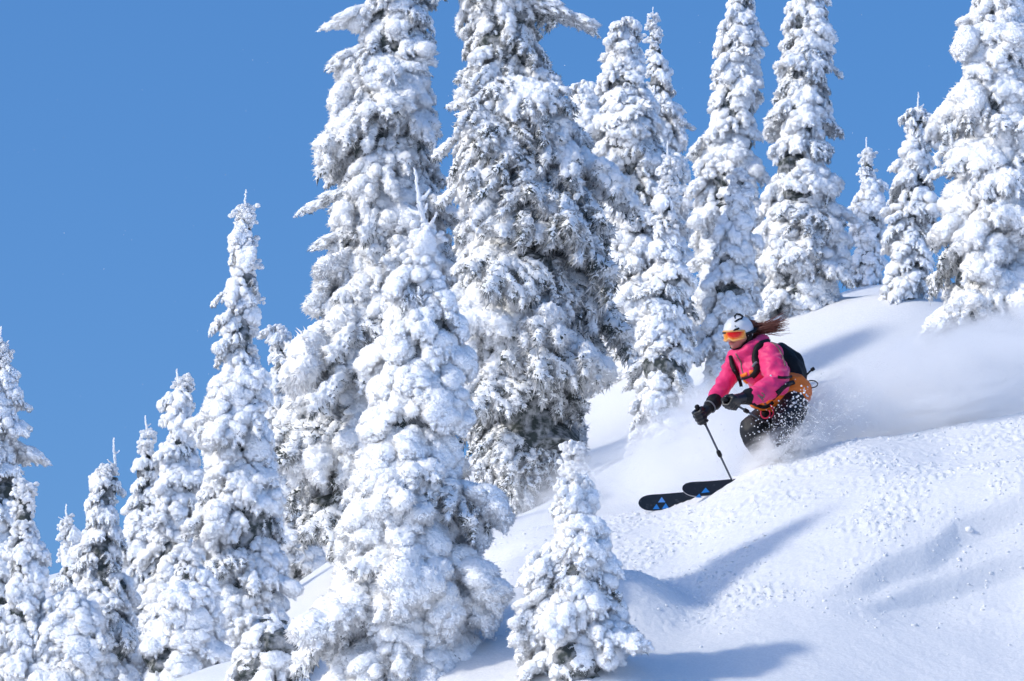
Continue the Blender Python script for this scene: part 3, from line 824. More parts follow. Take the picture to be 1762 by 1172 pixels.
color_noise(M['ski'], 45.0, (0.016, 0.019, 0.024), (0.10, 0.11, 0.12), 0.6, 0.8, detail=8)
M['skiedge'] = principled('ski_edge', (0.35, 0.36, 0.38), 0.35, **{'Metallic': 0.3})
M['blue'] = principled('blue_print', (0.03, 0.22, 0.62), 0.4)
M['paleblue'] = principled('pale_blue_print', (0.12, 0.33, 0.75), 0.4)
# lens colour: red in the middle, amber at the rim
_nt = M['lens'].node_tree
_g = _nt.nodes.new('ShaderNodeTexCoord'); _mp = _nt.nodes.new('ShaderNodeMapping'); _gr = _nt.nodes.new('ShaderNodeTexGradient'); _cr = _nt.nodes.new('ShaderNodeValToRGB')
_gr.gradient_type = 'SPHERICAL'
_mp.inputs['Location'].default_value = (-1.0, 0.0, -1.0); _mp.inputs['Scale'].default_value = (2.0, 0.0, 1.5)
_cr.color_ramp.elements[0].position = 0.0; _cr.color_ramp.elements[0].color = (0.95, 0.40, 0.04, 1)
_cr.color_ramp.elements[1].position = 0.40; _cr.color_ramp.elements[1].color = (0.75, 0.012, 0.008, 1)
_e = _cr.color_ramp.elements.new(0.22); _e.color = (0.9, 0.20, 0.015, 1)
_nt.links.new(_g.outputs['Generated'], _mp.inputs[0]); _nt.links.new(_mp.outputs[0], _gr.inputs[0]); _nt.links.new(_gr.outputs[1], _cr.inputs[0])
_nt.links.new(_cr.outputs[0], _nt.nodes['Principled BSDF'].inputs['Base Color'])

BASE = Q(1345, 838)
person = empty('person', BASE)
tag(person, 'skier in pink and orange jacket with white helmet, crouching low in a powder turn', 'person')

def blob(name, geo, voxel, smooth, mat, parent=person, folds=0.0, fscale=9.0, seed=0.0, origin=None, stretch=(1, 1, 1)):
    v, f, nr = fuse(geo, voxel, smooth, .5)
    if folds:
        v = v + nr * (folds * (1 - 2 * np.abs(noise3(v * fscale * np.array(stretch) + seed))) + folds * .5 * noise3(v * fscale * 2.3 + seed))[:, None]
    o_ = BASE if origin is None else origin
    ob = mesh_obj(name, v - o_ if parent is not None else v, np.asarray(f).tolist(), mat, parent)
    bvh = BVHTree.FromPolygons([tuple(x) for x in v.tolist()], [tuple(x) for x in np.asarray(f).tolist()])
    return ob, bvh

# --- joints (photo pixel, depth offset)
Jn = dict(pelvis=Q(1350, 688, 0), waist=Q(1333, 662, 0), chest=Q(1312, 634, -.02), upper=Q(1298, 615, -.03), neck=Q(1290, 602, -.06),
          head=Q(1270, 577, -.12), shL=Q(1325, 612, -.17), elL=Q(1338, 660, -.33), wrL=Q(1290, 684, -.46), shR=Q(1270, 617, .12), elR=Q(1249, 657, .0), wrR=Q(1221, 700, -.14),
          hipL=Q(1366, 695, -.12), knL=Q(1346, 744, -.30), anL=Q(1380, 818, -.12), hipR=Q(1338, 692, .10), knR=Q(1296, 740, -.08), anR=Q(1338, 822, .04))

# head frame: columns = right-of-face(x), back(y), up(z)
_yaw, _pitch, _roll = R(-42), R(16), R(6)
HR = np.array(Matrix.Rotation(_yaw, 3, 'Z') @ Matrix.Rotation(_pitch, 3, 'X') @ Matrix.Rotation(_roll, 3, 'Y'))
HC = Jn['head']
def Hd(x, y, z): return HC + HR @ np.array([x, y, z])

# --- the body: one continuous figure
g = Geo()
g.ball(Hd(0, .012, .02), (.074, .094, .098), ICO2, HR)
g.ball(Hd(0, -.028, -.045), (.052, .060, .062), ICO2, HR)
g.limb(Hd(0, -.078, -.075), .020, Hd(0, -.070, -.070), .022)                 # chin
g.limb(Hd(0, -.088, .010), .009, Hd(0, -.112, -.028), .014)                   # nose
g.limb(Hd(-.022, -.088, -.050), .010, Hd(.022, -.088, -.050), .010)           # mouth
g.limb(Hd(-.045, -.062, -.02), .022, Hd(-.050, -.02, -.03), .03); g.limb(Hd(.045, -.062, -.02), .022, Hd(.050, -.02, -.03), .03)
g.ball(Hd(-.078, .01, -.01), (.010, .02, .03), ICO1, HR); g.ball(Hd(.078, .01, -.01), (.010, .02, .03), ICO1, HR)
g.limb(Hd(0, .03, -.05), .052, Jn['neck'], .058)
g.chain([(Jn['neck'], .056), (Jn['upper'], .11), (Jn['chest'], .125), (Jn['waist'], .115), (Jn['pelvis'], .12)])
for s in 'LR':
    g.chain([(Jn['upper'], .07), (Jn['sh' + s], .055), (Jn['el' + s], .040), (Jn['wr' + s], .030)])
    g.chain([(Jn['pelvis'], .10), (Jn['hip' + s], .09), (Jn['kn' + s], .058), (Jn['an' + s], .045)])
blob('body', g, .009, 3, M['skin'])
lp = Geo(); lp.limb(Hd(-.018, -.0985, -.0465), .005, Hd(.018, -.0985, -.0465), .005); lp.limb(Hd(-.015, -.0975, -.056), .006, Hd(.015, -.0975, -.056), .006)
blob('lips', lp, .003, 1, M['lips'])

# --- jacket
g = Geo()
g.chain([(Jn['upper'], .135), (Jn['chest'], .165), (Jn['waist'], .155), (Q(1343, 676, 0), .145)])
g.limb(Q(1290, 612, -.10), .10, Q(1300, 640, -.12), .11)
g.chain([(Jn['upper'], .10), (Jn['shL'], .098), (Q(1334, 640, -.27), .098), (Jn['elL'], .088), (Q(1312, 674, -.40), .078), (Q(1298, 681, -.45), .062)])
g.chain([(Jn['upper'], .09), (Jn['shR'], .088), (Q(1259, 636, .07), .076), (Jn['elR'], .070), (Q(1238, 675, -.05), .062), (Q(1229, 690, -.11), .055)])
# tall collar round the chin and neck
g.chain([(Q(1272, 612, -.16), .042), (Q(1288, 603, -.17), .050), (Q(1304, 594, -.14), .050), (Q(1312, 588, -.05), .050), (Q(1305, 588, .06), .05), (Q(1285, 598, .08), .05)])
jk, JB = blob('jacket', g, .012, 4, M['pink'], folds=.013, fscale=8.5, seed=3.0, stretch=(1, 1, 1.9))
# --- orange lower jacket
g = Geo()
g.chain([(Q(1320, 682, -.10), .118), (Q(1340, 679, -.04), .162), (Q(1360, 674, -.02), .150), (Q(1372, 674, .0), .112)])
g.chain([(Q(1300, 692, -.20), .045), (Q(1316, 694, -.19), .055), (Q(1340, 688, -.15), .06)])
hm, HB = blob('jacket_hem', g, .012, 3, M['orange'], folds=.009, fscale=9, seed=8.0)
# --- trousers
g = Geo()
g.limb(Q(1350, 700, 0), .135, Q(1360, 700, 0), .135)
g.chain([(Q(1362, 700, -.12), .125), (Q(1352, 728, -.24), .110), (Q(1347, 750, -.29), .098), (Q(1362, 788, -.2), .085), (Q(1378, 820, -.12), .08)])
g.chain([(Q(1338, 700, .08), .120), (Q(1312, 726, -.02), .112), (Q(1297, 739, -.07), .108), (Q(1299, 752, -.06), .098), (Q(1318, 785, -.01), .085), (Q(1340, 824, .04), .08)])
tr_, TB = blob('trousers', g, .012, 4, M['pants'], folds=.008, fscale=8, seed=5.0)
for nm, an in (('L', 'anL'), ('R', 'anR')):
    g = Geo(); a = Jn[an]
    g.chain([(a + [.02, 0, .10], .070), (a + [0, 0, -.02], .065), (a + [-.16, -.06, -.05], .048)])
    g.limb(a + [.05, .02, -.04], .05, a + [-.02, -.01, -.05], .055)
    blob('ski_boot', g, .012, 1, M['black'])

# --- gloves: fists closed round the pole grips
def fist(name, wrist, centre, axis, side, sz=1.0):
    """wrist -> centre is the back of the hand; the four fingers wrap round 'axis' at the centre"""
    w, c = np.asarray(wrist), np.asarray(centre)
    ax = np.asarray(axis) / np.linalg.norm(axis)
    fw = c - w; fw -= ax * fw.dot(ax) * .5; fw /= np.linalg.norm(fw)
    nn = np.cross(ax, fw); nn /= np.linalg.norm(nn); nn *= side
    fw = np.cross(nn, ax) * (1 if np.cross(nn, ax).dot(fw) > 0 else -1)
    g = Geo()
    g.limb(c - fw * .030 * sz - nn * .030 + ax * .030, .031 * sz, c - fw * .030 * sz - nn * .030 - ax * .030, .029 * sz)
    g.limb(w + (c - w) * .15, .042 * sz, c - fw * .035 - nn * .018, .038 * sz)
    for k, (o, r, ln) in enumerate(((.042, .0145, 1.0), (.014, .0155, 1.06), (-.014, .015, 1.0), (-.041, .013, .88))):
        b = c + ax * o * sz
        kn = b + fw * .022 * sz - nn * .038 * ln
        g.chain([(b - fw * .03 - nn * .036, r * 1.1), (kn, r * 1.12), (b + fw * .046 * ln, r * 1.05), (b + fw * .028 + nn * .028 * ln, r), (b - fw * .002 + nn * .034, r * .92)], 8)
    g.chain([(c - fw * .045 + ax * .035, .018), (c - fw * .018 + ax * .058 + nn * .018, .0165), (c + fw * .020 + ax * .050 + nn * .040, .0145)], 8)   # thumb, from the side of the palm
    o, _ = blob(name, g, .0055, 1, M['glove'])
    g2 = Geo(); v = (w - c); v /= np.linalg.norm(v)
    g2.limb(w + v * .035, .058 * sz, w - v * .03, .043 * sz)
    g2.limb(w + v * .045, .059 * sz, w + v * .035, .060 * sz)
    cu, _ = blob('cuff', g2, .008, 1, M['black'], parent=None)
    cu.parent = o; cu.location = -BASE * 0
    for vv in cu.data.vertices: vv.co = Vector(np.array(vv.co) - BASE)
    band = tube('wrist_band', [w - v * .022 + .046 * (math.cos(t) * ax + math.sin(t) * np.cross(v, ax)) * sz - BASE for t in np.linspace(0, 6.283, 17)[:-1]], .006, M['strapgrey'], o, 6, True)
    return o
poleR_dir = Q(1262, 826, .02) - Q(1209, 714, -.22)
poleR_dir = poleR_dir / np.linalg.norm(poleR_dir)
gripR = Q(1207, 716, -.22)
fist('glove', Q(1224, 697, -.15), gripR, poleR_dir * -1, 1, 1.08)
poleL_dir = Q(1400, 772, .35) - Q(1262, 692, -.55)
poleL_dir = poleL_dir / np.linalg.norm(poleL_dir)
gripL = Q(1258, 692, -.54)
fist('glove', Q(1284, 684, -.47), gripL, poleL_dir * -1, -1, 1.12)

# --- helmet (white shell with black slots and a dark swirl)
ERX, ERY, ERZ = .108, .128, .112
HCc = Hd(0, .012, .035)
def helm(az, el, k=1.0):
    """az 0 = forehead"""
    p = np.array([math.sin(az) * math.cos(el) * ERX, -math.cos(az) * math.cos(el) * ERY, math.sin(el) * ERZ]) * k
    return HCc + HR @ p
na, ne = 48, 16
V, Fc = [], []
def low(az): 
    a = abs((az + math.pi) % (2 * math.pi) - math.pi)
    return R(2) - R(34) * np.clip((a - R(62)) / R(28), 0, 1)
for layer, k in ((0, 1.0), (1, .86)):
    for i in range(na):
        az = i / na * 2 * math.pi
        for j in range(ne):
            el = low(az) + (math.pi / 2 - low(az)) * (j / (ne - 1)) ** .9
            ridge = 1 + .018 * math.cos(az * 6) * math.sin(max(el, 0) * 2) if layer == 0 else 1
            V.append(helm(az, min(el, math.pi / 2 - .002), k * ridge) - BASE)
n1 = na * ne
for i in range(na):
    i2 = (i + 1) % na
    for j in range(ne - 1):
        Fc.append((i * ne + j, i2 * ne + j, i2 * ne + j + 1, i * ne + j + 1))
        Fc.append((n1 + i * ne + j, n1 + i * ne + j + 1, n1 + i2 * ne + j + 1, n1 + i2 * ne + j))
    Fc.append((i * ne, n1 + i * ne, n1 + i2 * ne, i2 * ne))
helmet = mesh_obj('helmet', V, Fc, M['helmet'], person)
def ray_helmet(px, py, k=1.0):
    d = P(px, py, 10) - CAM; d /= np.linalg.norm(d)
    o = HR.T @ (CAM - HCc); dl = HR.T @ d
    e = np.array([ERX, ERY, ERZ]) * k
    o, dl = o / e, dl / e
    A, B, C_ = dl.dot(dl), 2 * o.dot(dl), o.dot(o) - 1
    disc = B * B - 4 * A * C_
    t = (-B - math.sqrt(max(disc, 0))) / (2 * A)
    return CAM + d * t
def flat_mark(name, pts, width, mat, parent, k=1.03, taper=True, seg=6):
    ps = [ray_helmet(a, b, k) - BASE for a, b in pts]
    n = len(ps)
    rad = [width * (.35 + .65 * math.sin(math.pi * (i + .6) / (n + .2))) if taper else width for i in range(n)]
    return tube(name, ps, rad, mat, parent, seg)
flat_mark('helmet_emblem', [(1265, 548), (1264, 544), (1267.5, 540.5), (1273, 541), (1277.5, 544.5), (1276, 548.5), (1270, 550), (1266, 552.5), (1264, 553.5)], .0085, M['black'], helmet)
flat_mark('vent', [(1262, 569.5), (1265, 567.5), (1269, 566), (1272, 564.5)], .0085, M['black'], helmet)
flat_mark('vent', [(1243.5, 573), (1246, 573), (1248.5, 573)], .008, M['black'], helmet)
flat_mark('vent', [(1264, 561), (1266, 561)], .005, M['black'], helmet)
flat_mark('vent', [(1243.5, 559), (1244.5, 558)], .004, M['black'], helmet)
# --- goggles
def gog(az, el, r=1.0):
    rr = .112 * r
    return Hd(math.sin(az) * rr * .92, -.002 - math.cos(az) * rr * 1.02, .004 + el) 
V, Fc = [], []
NA, NE = 25, 9
def gtop(t): return .040 - .006 * t * t
def gbot(t): return -.034 + .020 * max(0, 1 - abs(t) * 4.0) + .012 * t * t       # notch over the nose
for k in (1.0, .93):
    for i in range(NA):
        t = i / (NA - 1) * 2 - 1
        for j in range(NE):
            s = j / (NE - 1)
            z = gbot(t) * (1 - s) + gtop(t) * s
            V.append(gog(t * R(68), z, k + .03 * math.sin(s * math.pi)) - BASE)
m1 = NA * NE
for i in range(NA - 1):
    for j in range(NE - 1):
        a = i * NE + j
        Fc.append((a, a + NE, a + NE + 1, a + 1)); Fc.append((m1 + a, m1 + a + 1, m1 + a + NE + 1, m1 + a + NE))
goggles_root = empty('goggles', (0, 0, 0)); goggles_root.parent = person
mesh_obj('lens', V, Fc, M['lens'], goggles_root)
loop = [(t, gtop(t)) for t in np.linspace(-1, 1, 19)] + [(1.02, .01)] + [(t, gbot(t)) for t in np.linspace(1, -1, 25)] + [(-1.02, .01)]
tube('goggle_frame', [gog(t * R(69), z, 1.0) - BASE for t, z in loop], .0075, M['frame'], goggles_root, 8, True)
for s in (-1, 1):
    tube('goggle_strap', [Hd(s * .100, -.035, .006) - BASE, Hd(s * .111, .0, .012) - BASE, Hd(s * .116, .05, .02) - BASE, Hd(s * .09, .11, .03) - BASE, Hd(0, .146, .035) - BASE], .013, M['black'], goggles_root, 8)
g = Geo(); g.chain([(Hd(.088, .02, -.01), .026), (Hd(.082, .03, -.055), .030), (Hd(.06, .01, -.085), .022)]); g.chain([(Hd(-.088, .02, -.01), .02), (Hd(-.07, -.01, -.07), .014)])
blob('ear_pad', g, .007, 1, M['black'])
tube('chin_strap', [Hd(.075, .0, -.05) - BASE, Hd(.05, -.045, -.088) - BASE, Hd(0, -.066, -.102) - BASE, Hd(-.05, -.045, -.088) - BASE, Hd(-.075, .0, -.05) - BASE], .006, M['black'], person, 6)

# --- hair streaming back in the wind
rs = np.random.default_rng(77)
hv, hf, hn = [], [], 0
def strand(pts, r0):
    global hn
    n = len(pts); sg = 4
    pts = [np.asarray(p) for p in pts]
    for i, p in enumerate(pts):
        t = pts[min(i + 1, n - 1)] - pts[max(i - 1, 0)]; t /= np.linalg.norm(t) + 1e-9
        u = np.cross(t, [0, 1, 0.2]); u /= np.linalg.norm(u); w = np.cross(t, u)
        r = r0 * (1 - .8 * i / (n - 1))
        for k in range(sg):
            a = k / sg * 6.283; hv.append(p + r * (math.cos(a) * u + math.sin(a) * w) - BASE)
    for i in range(n - 1):
        for k in range(sg):
            hf.append((hn + i * sg + k, hn + i * sg + (k + 1) % sg, hn + (i + 1) * sg + (k + 1) % sg, hn + (i + 1) * sg + k))
    hn += n * sg
for k in range(460):
    s = rs.normal(0, 1); dy = rs.normal(0, .028)
    y0 = 566 + rs.normal(0, 5.5)
    ends = rs.normal(0, .75)
    L = rs.uniform(.25, 1.0) if rs.uniform() < .85 else rs.uniform(1.0, 1.3)
    xe = 1300 + 46 * L; ye = 569 - 13 * L + ends * (2 + 8 * L * L)
    sag = rs.uniform(1, 5)
    pts = []
    for i in range(8):
        t = i / 7
        x = 1288 + (xe - 1288) * t; y = y0 * (1 - t) + ye * t + sag * math.sin(t * math.pi) + 1.3 * t * math.sin(t * 8 + s * 2)
        pts.append(Q(x, y, -.02 + dy * (.5 + t) + .02 * math.sin(t * 5 + s)))
    strand(pts, .0032)
for k in range(150):                                             # strands falling from under the helmet behind the ear
    x0 = 1290 + rs.normal(0, 2.6)
    pts = [Q(x0 + rs.normal(0, .6) + 3 * math.sin(t * 2.5) + t * rs.uniform(-2, 8), 552 + 30 * t + rs.normal(0, .6), -.06 + rs.normal(0, .012) + .05 * t) for t in np.linspace(0, 1, 6)]
    strand(pts, .0036)
for a, b, c in ((1358, 563, 6), (1364, 573, 9), (1350, 577, 8), (1352, 560, -3), (1346, 548, -4), (1360, 568, 3)):
    pts = [Q(1315 + (a - 1315) * t, 567 + (b - 567) * t + c * math.sin(t * 3.1) * .5, .0) for t in np.linspace(0, 1, 9)]
    strand(pts, .0026)
mesh_obj('hair', hv, hf, M['hair'], person)

# --- ribbons lying on the jacket
def ray(px, py, trees):
    d = P(px, py, 10) - CAM; d /= np.linalg.norm(d)
    best = None
    for t in trees:
        hit = t.ray_cast(Vector(CAM), Vector(d), 60.0)
        if hit[0] is not None and (best is None or hit[3] < best[3]): best = hit
    return best, d
def ribbon(name, pxs, width, mat, parent, origin, trees, thick=.008, n=None, fallback=None):
    xs = np.array(pxs, float); m = n or max(6, 4 * (len(xs) - 1) + 1)
    tt = np.linspace(0, len(xs) - 1, m)
    path = np.stack([np.interp(tt, np.arange(len(xs)), xs[:, 0]), np.interp(tt, np.arange(len(xs)), xs[:, 1])], 1)
    path[1:-1] = .25 * path[:-2] + .5 * path[1:-1] + .25 * path[2:]
    pts, nrm = [], []
    for a, b in path:
        h, d = ray(a, b, trees)
        if h is None:
            if not pts: continue
            pts.append(pts[-1] + (P(a, b, pts[-1][1]) - pts[-1])); nrm.append(nrm[-1]); continue
        nn = np.array(h[1]); nn *= -1 if nn.dot(d) > 0 else 1
        pts.append(np.array(h[0]) + nn * .003); nrm.append(nn)
    pts, nrm = np.array(pts), np.array(nrm)
    for _ in range(2):
        nrm[1:-1] = nrm[:-2] + nrm[1:-1] + nrm[2:]; nrm /= np.linalg.norm(nrm, axis=1)[:, None]
        if len(pts) > 3: pts[1:-1] = .25 * pts[:-2] + .5 * pts[1:-1] + .25 * pts[2:]
    V, Fc = [], []
    wd = width if np.ndim(width) else [width] * len(pts)
    for i in range(len(pts)):
        t = pts[min(i + 1, len(pts) - 1)] - pts[max(i - 1, 0)]; t /= np.linalg.norm(t) + 1e-9
        s = np.cross(t, nrm[i]); s /= np.linalg.norm(s) + 1e-9
        w = np.interp(i / max(len(pts) - 1, 1), np.linspace(0, 1, len(wd)), wd) / 2
        up = nrm[i] * thick; dn = -nrm[i] * .010
        for q in (s * w * .8 + up, -s * w * .8 + up, -s * w + dn, s * w + dn): V.append(pts[i] + q - origin)
    for i in range(len(pts) - 1):
        for k in range(4):
            Fc.append((i * 4 + k, i * 4 + (k + 1) % 4, (i + 1) * 4 + (k + 1) % 4, (i + 1) * 4 + k))
    Fc.append((3, 2, 1, 0)); e = (len(pts) - 1) * 4; Fc.append((e, e + 1, e + 2, e + 3))
    return mesh_obj(name, V, Fc, mat, parent)
JT = [JB]
ribbon('zip', [(1266, 609), (1271, 616), (1276, 624), (1276, 634), (1280, 645)], .010, M['trim'], person, BASE, JT, .004)
for c, w in (([(1273, 648), (1279, 646), (1286, 643)], .030), ([(1275, 659), (1281, 658), (1284, 656)], .045), ([(1290, 641), (1294, 640), (1297, 642)], .035)):
    ribbon('chest_pocket', c, w, M['orange'], person, BASE, JT, .006)
ribbon('belt_strap', [(1296, 694), (1306, 699), (1318, 701), (1330, 692)], .030, M['black'], person, BASE, [HB, JB], .008)
ribbon('hem_seam', [(1304, 680), (1312, 687), (1318, 697)], .014, M['trim'], person, BASE, [HB, JB], .004)
ribbon('hem_seam', [(1310, 676), (1316, 679), (1314, 685), (1308, 683)], .010, M['trim'], person, BASE, [HB, JB], .004)
ribbon('hem_strap', [(1331, 688), (1338, 680), (1347, 670)], .014, M['black'], person, BASE, [HB, JB], .006)
tube('cord_loop', [Q(1317 + 8 * math.cos(t), 711 + 9 * math.sin(t), -.30) - BASE for t in np.linspace(-.6, 3.6, 14)], .0065, M['redcord'], person, 6)
tube('cord_loop', [Q(1326, 697, -.26) - BASE, Q(1330, 705, -.28) - BASE, Q(1331, 712, -.29) - BASE, Q(1326, 719, -.30) - BASE], .006, M['redcord'], person, 6)

# --- backpack, worn but a thing of its own
PB = Q(1368, 668, .10)
pack = empty('backpack', PB); tag(pack, 'black backpack strapped to the back of the pink-jacketed skier', 'backpack')
g = Geo()
g.chain([(Q(1326, 601, .10), .060), (Q(1342, 611, .12), .085), (Q(1356, 632, .12), .105), (Q(1362, 652, .10), .105), (Q(1364, 668, .08), .098)])
g.chain([(Q(1345, 600, .16), .05), (Q(1366, 622, .17), .075), (Q(1372, 645, .14), .075), (Q(1373, 664, .10), .065)])
g.chain([(Q(1358, 655, -.06), .05), (Q(1372, 662, -.02), .055)])
def blob_at(name, geo, voxel, smooth, mat, parent, origin, **k):
    return blob(name, geo, voxel, smooth, mat, parent, origin=origin, **k)
_, PKB = blob_at('bag', g, .012, 3, M['black'], pack, PB, folds=.006, fscale=10)
PT = [JB, PKB]
ribbon('shoulder_strap', [(1322, 588), (1312, 590), (1304, 596), (1300, 606), (1299, 618), (1304, 630), (1302, 640), (1294, 648)], [.045, .05, .055, .06, .05], M['black'], pack, PB, JT, .014)
ribbon('shoulder_strap', [(1257, 614), (1259, 624), (1263, 636), (1268, 647), (1273, 656), (1275, 665)], [.03, .045, .045, .03], M['black'], pack, PB, JT, .014)
ribbon('sternum_strap', [(1272, 651), (1280, 651), (1288, 649), (1297, 645)], .018, M['black'], pack, PB, JT, .012)
ribbon('strap_buckle', [(1296, 632), (1298, 628), (1302, 625)], .022, M['strapgrey'], pack, PB, PT, .018)
ribbon('side_strap', [(1338, 649), (1345, 650), (1353, 650), (1362, 648)], .022, M['black'], pack, PB, PT, .010)
ribbon('hip_belt', [(1336, 676), (1346, 668), (1356, 661), (1366, 658)], .034, M['black'], pack, PB, [JB, HB, PKB], .012)
ribbon('piping', [(1328, 590), (1338, 597), (1344, 608), (1348, 620), (1351, 630)], .012, M['trim'], pack, PB, PT, .006)
tube('tool_shaft', [Q(1388, 645, .02) - PB, Q(1394, 639, .0) - PB, Q(1398, 636, -.01) - PB], .007, M['black'], pack, 7)
tube('tool_handle', [Q(1396, 637, -.01) - PB, Q(1401, 633.5, -.02) - PB], .014, M['black'], pack, 7)
tube('strap_loop', [Q(1397 + 10 * math.cos(t), 661 + 6 * math.sin(t), .02 - .04 * math.cos(t)) - PB for t in np.linspace(0, 6.283, 25)[:-1]], .005, M['black'], pack, 6, True)
tube('loose_strap', [Q(1383, 665, .0) - PB, Q(1388, 664, .0) - PB, Q(1393, 666, .0) - PB, Q(1398, 668, .0) - PB], .005, M['black'], pack, 6)

# --- ski poles
def pole(name, label, grip, direc, length, band=.30):
    root = empty(name, grip); tag(root, label, 'ski pole')
    d = np.asarray(direc)
    tube('shaft', [d * .05, d * length], [.0085, .006], M['metal'], root, 10)
    tube('grip', [d * -.095, d * -.085, d * -.05, d * .0, d * .05, d * .075], [.012, .020, .017, .0155, .0165, .012], M['black'], root, 12)
    tube('lock', [d * band, d * (band + .012), d * (band + .045), d * (band + .055)], [.012, .017, .017, .011], M['black'], root, 10)
    e = d * (length - .07); u = np.cross(d, [0, 1, 0]); u /= np.linalg.norm(u); w = np.cross(d, u)
    tube('basket', [e + .042 * (math.cos(t) * u + math.sin(t) * w) for t in np.linspace(0, 6.283, 21)[:-1]], .006, M['black'], root, 6, True)
    for a in (0, 1.571):
        c = (math.cos(a) * u + math.sin(a) * w) * .04
        tube('basket_spoke', [e - c, e + c], .004, M['black'], root, 6)
    return root
pole('ski_pole', 'ski pole planted in the snow beside the ski tips, held in the lower glove', gripR, poleR_dir, 1.12)
pole('ski_pole', 'ski pole trailing behind the thigh, held in the upper glove near the knee', gripL, poleL_dir, 1.14, .18)

# --- skis
def ski(label, tip, boot, normal_hint, marks, L=1.72, wtip=.128, wmid=.098):
    tip, boot = np.asarray(tip), np.asarray(boot)
    ax = boot - tip; ax /= np.linalg.norm(ax)
    nh = np.asarray(normal_hint, float); nrm = nh - ax * nh.dot(ax); nrm /= np.linalg.norm(nrm)
    side = np.cross(nrm, ax)
    root = empty('ski', tip + ax * .9); tag(root, label, 'ski')
    org = tip + ax * .9
    n = 56; V, idx = [], []
    for i in range(n + 1):
        s = (i / n) ** 1.6; x = s * L
        w = (wmid + (wtip - wmid) * ((s - .5) / .42) ** 2) / 2
        w = min(w, wtip / 2)
        if x < .12: w *= math.sqrt(max(1 - ((.12 - x) / .12) ** 2.4, 0.0005))
        if L - x < .06: w *= math.sqrt(max(1 - ((.06 - L + x) / .06) ** 2.5, 0.0005))
        lift = .030 * max(0, 1 - x / .26) ** 2 + .015 * max(0, (x - L + .2) / .2) ** 2
        c = tip + ax * x + nrm * lift
        for q in (side * w + nrm * .005, -side * w + nrm * .005, -side * w * 1.0 - nrm * .005, side * w * 1.0 - nrm * .005): V.append(c + q - org)
    top, edge = [], []
    for i in range(n):
        a, b = i * 4, (i + 1) * 4
        top.append((a, a + 1, b + 1, b)); edge += [(a + 1, a + 2, b + 2, b + 1), (a + 2, a + 3, b + 3, b + 2), (a + 3, a, b, b + 3)]
    mesh_obj('ski_body', V, top + edge, [M['ski'], M['skiedge']], root, smooth=False, mat_index=[0] * len(top) + [1] * len(edge))
    def onto(px, py):
        d = P(px, py, 10) - CAM; d /= np.linalg.norm(d)
        t = (tip + nrm * .0062 - CAM).dot(nrm) / d.dot(nrm)
        p = CAM + d * t; x = (p - tip).dot(ax)
        return p + nrm * (.030 * max(0, 1 - x / .26) ** 2) - org
    for pts, mat in marks:
        c = [onto(*q) for q in pts]; m = len(c)
        V = [q for q in c] + [q + nrm * .0015 for q in c]
        mesh_obj('ski_emblem', V, [tuple(range(m)), tuple(range(m, 2 * m))] + [(i, (i + 1) % m, m + (i + 1) % m, m + i) for i in range(m)], mat, root, smooth=False)
    g = Geo(); b = tip + ax * .92
    g.limb(b - ax * .12 + nrm * .03, .03, b + ax * .16 + nrm * .03, .03)
    v, f, _ = fuse(g, .01, 0); mesh_obj('binding', v - org, np.asarray(f).tolist(), M['black'], root)
    return root
ski('lower black ski with three blue triangles near its tip, the one farther left', Q(1098, 869, -.05), Q(1335, 840, .04), (0, -1, .15),
    [([(1132, 865), (1145, 864.5), (1138.5, 855.5)], M['paleblue']), ([(1123, 877), (1135, 876.5), (1129.5, 867.5)], M['blue']), ([(1138.5, 876), (1151, 874.5), (1145.5, 866)], M['blue'])])
ski('upper black ski with two blue triangles showing, its tail buried in the snow', Q(1173, 846, -.30), Q(1378, 822, -.12), (0, -.93, .36),
    [([(1206, 849.5), (1221, 847), (1214, 839.5)], M['blue']), ([(1196, 858), (1207, 857.5), (1203, 850.5)], M['blue'])])

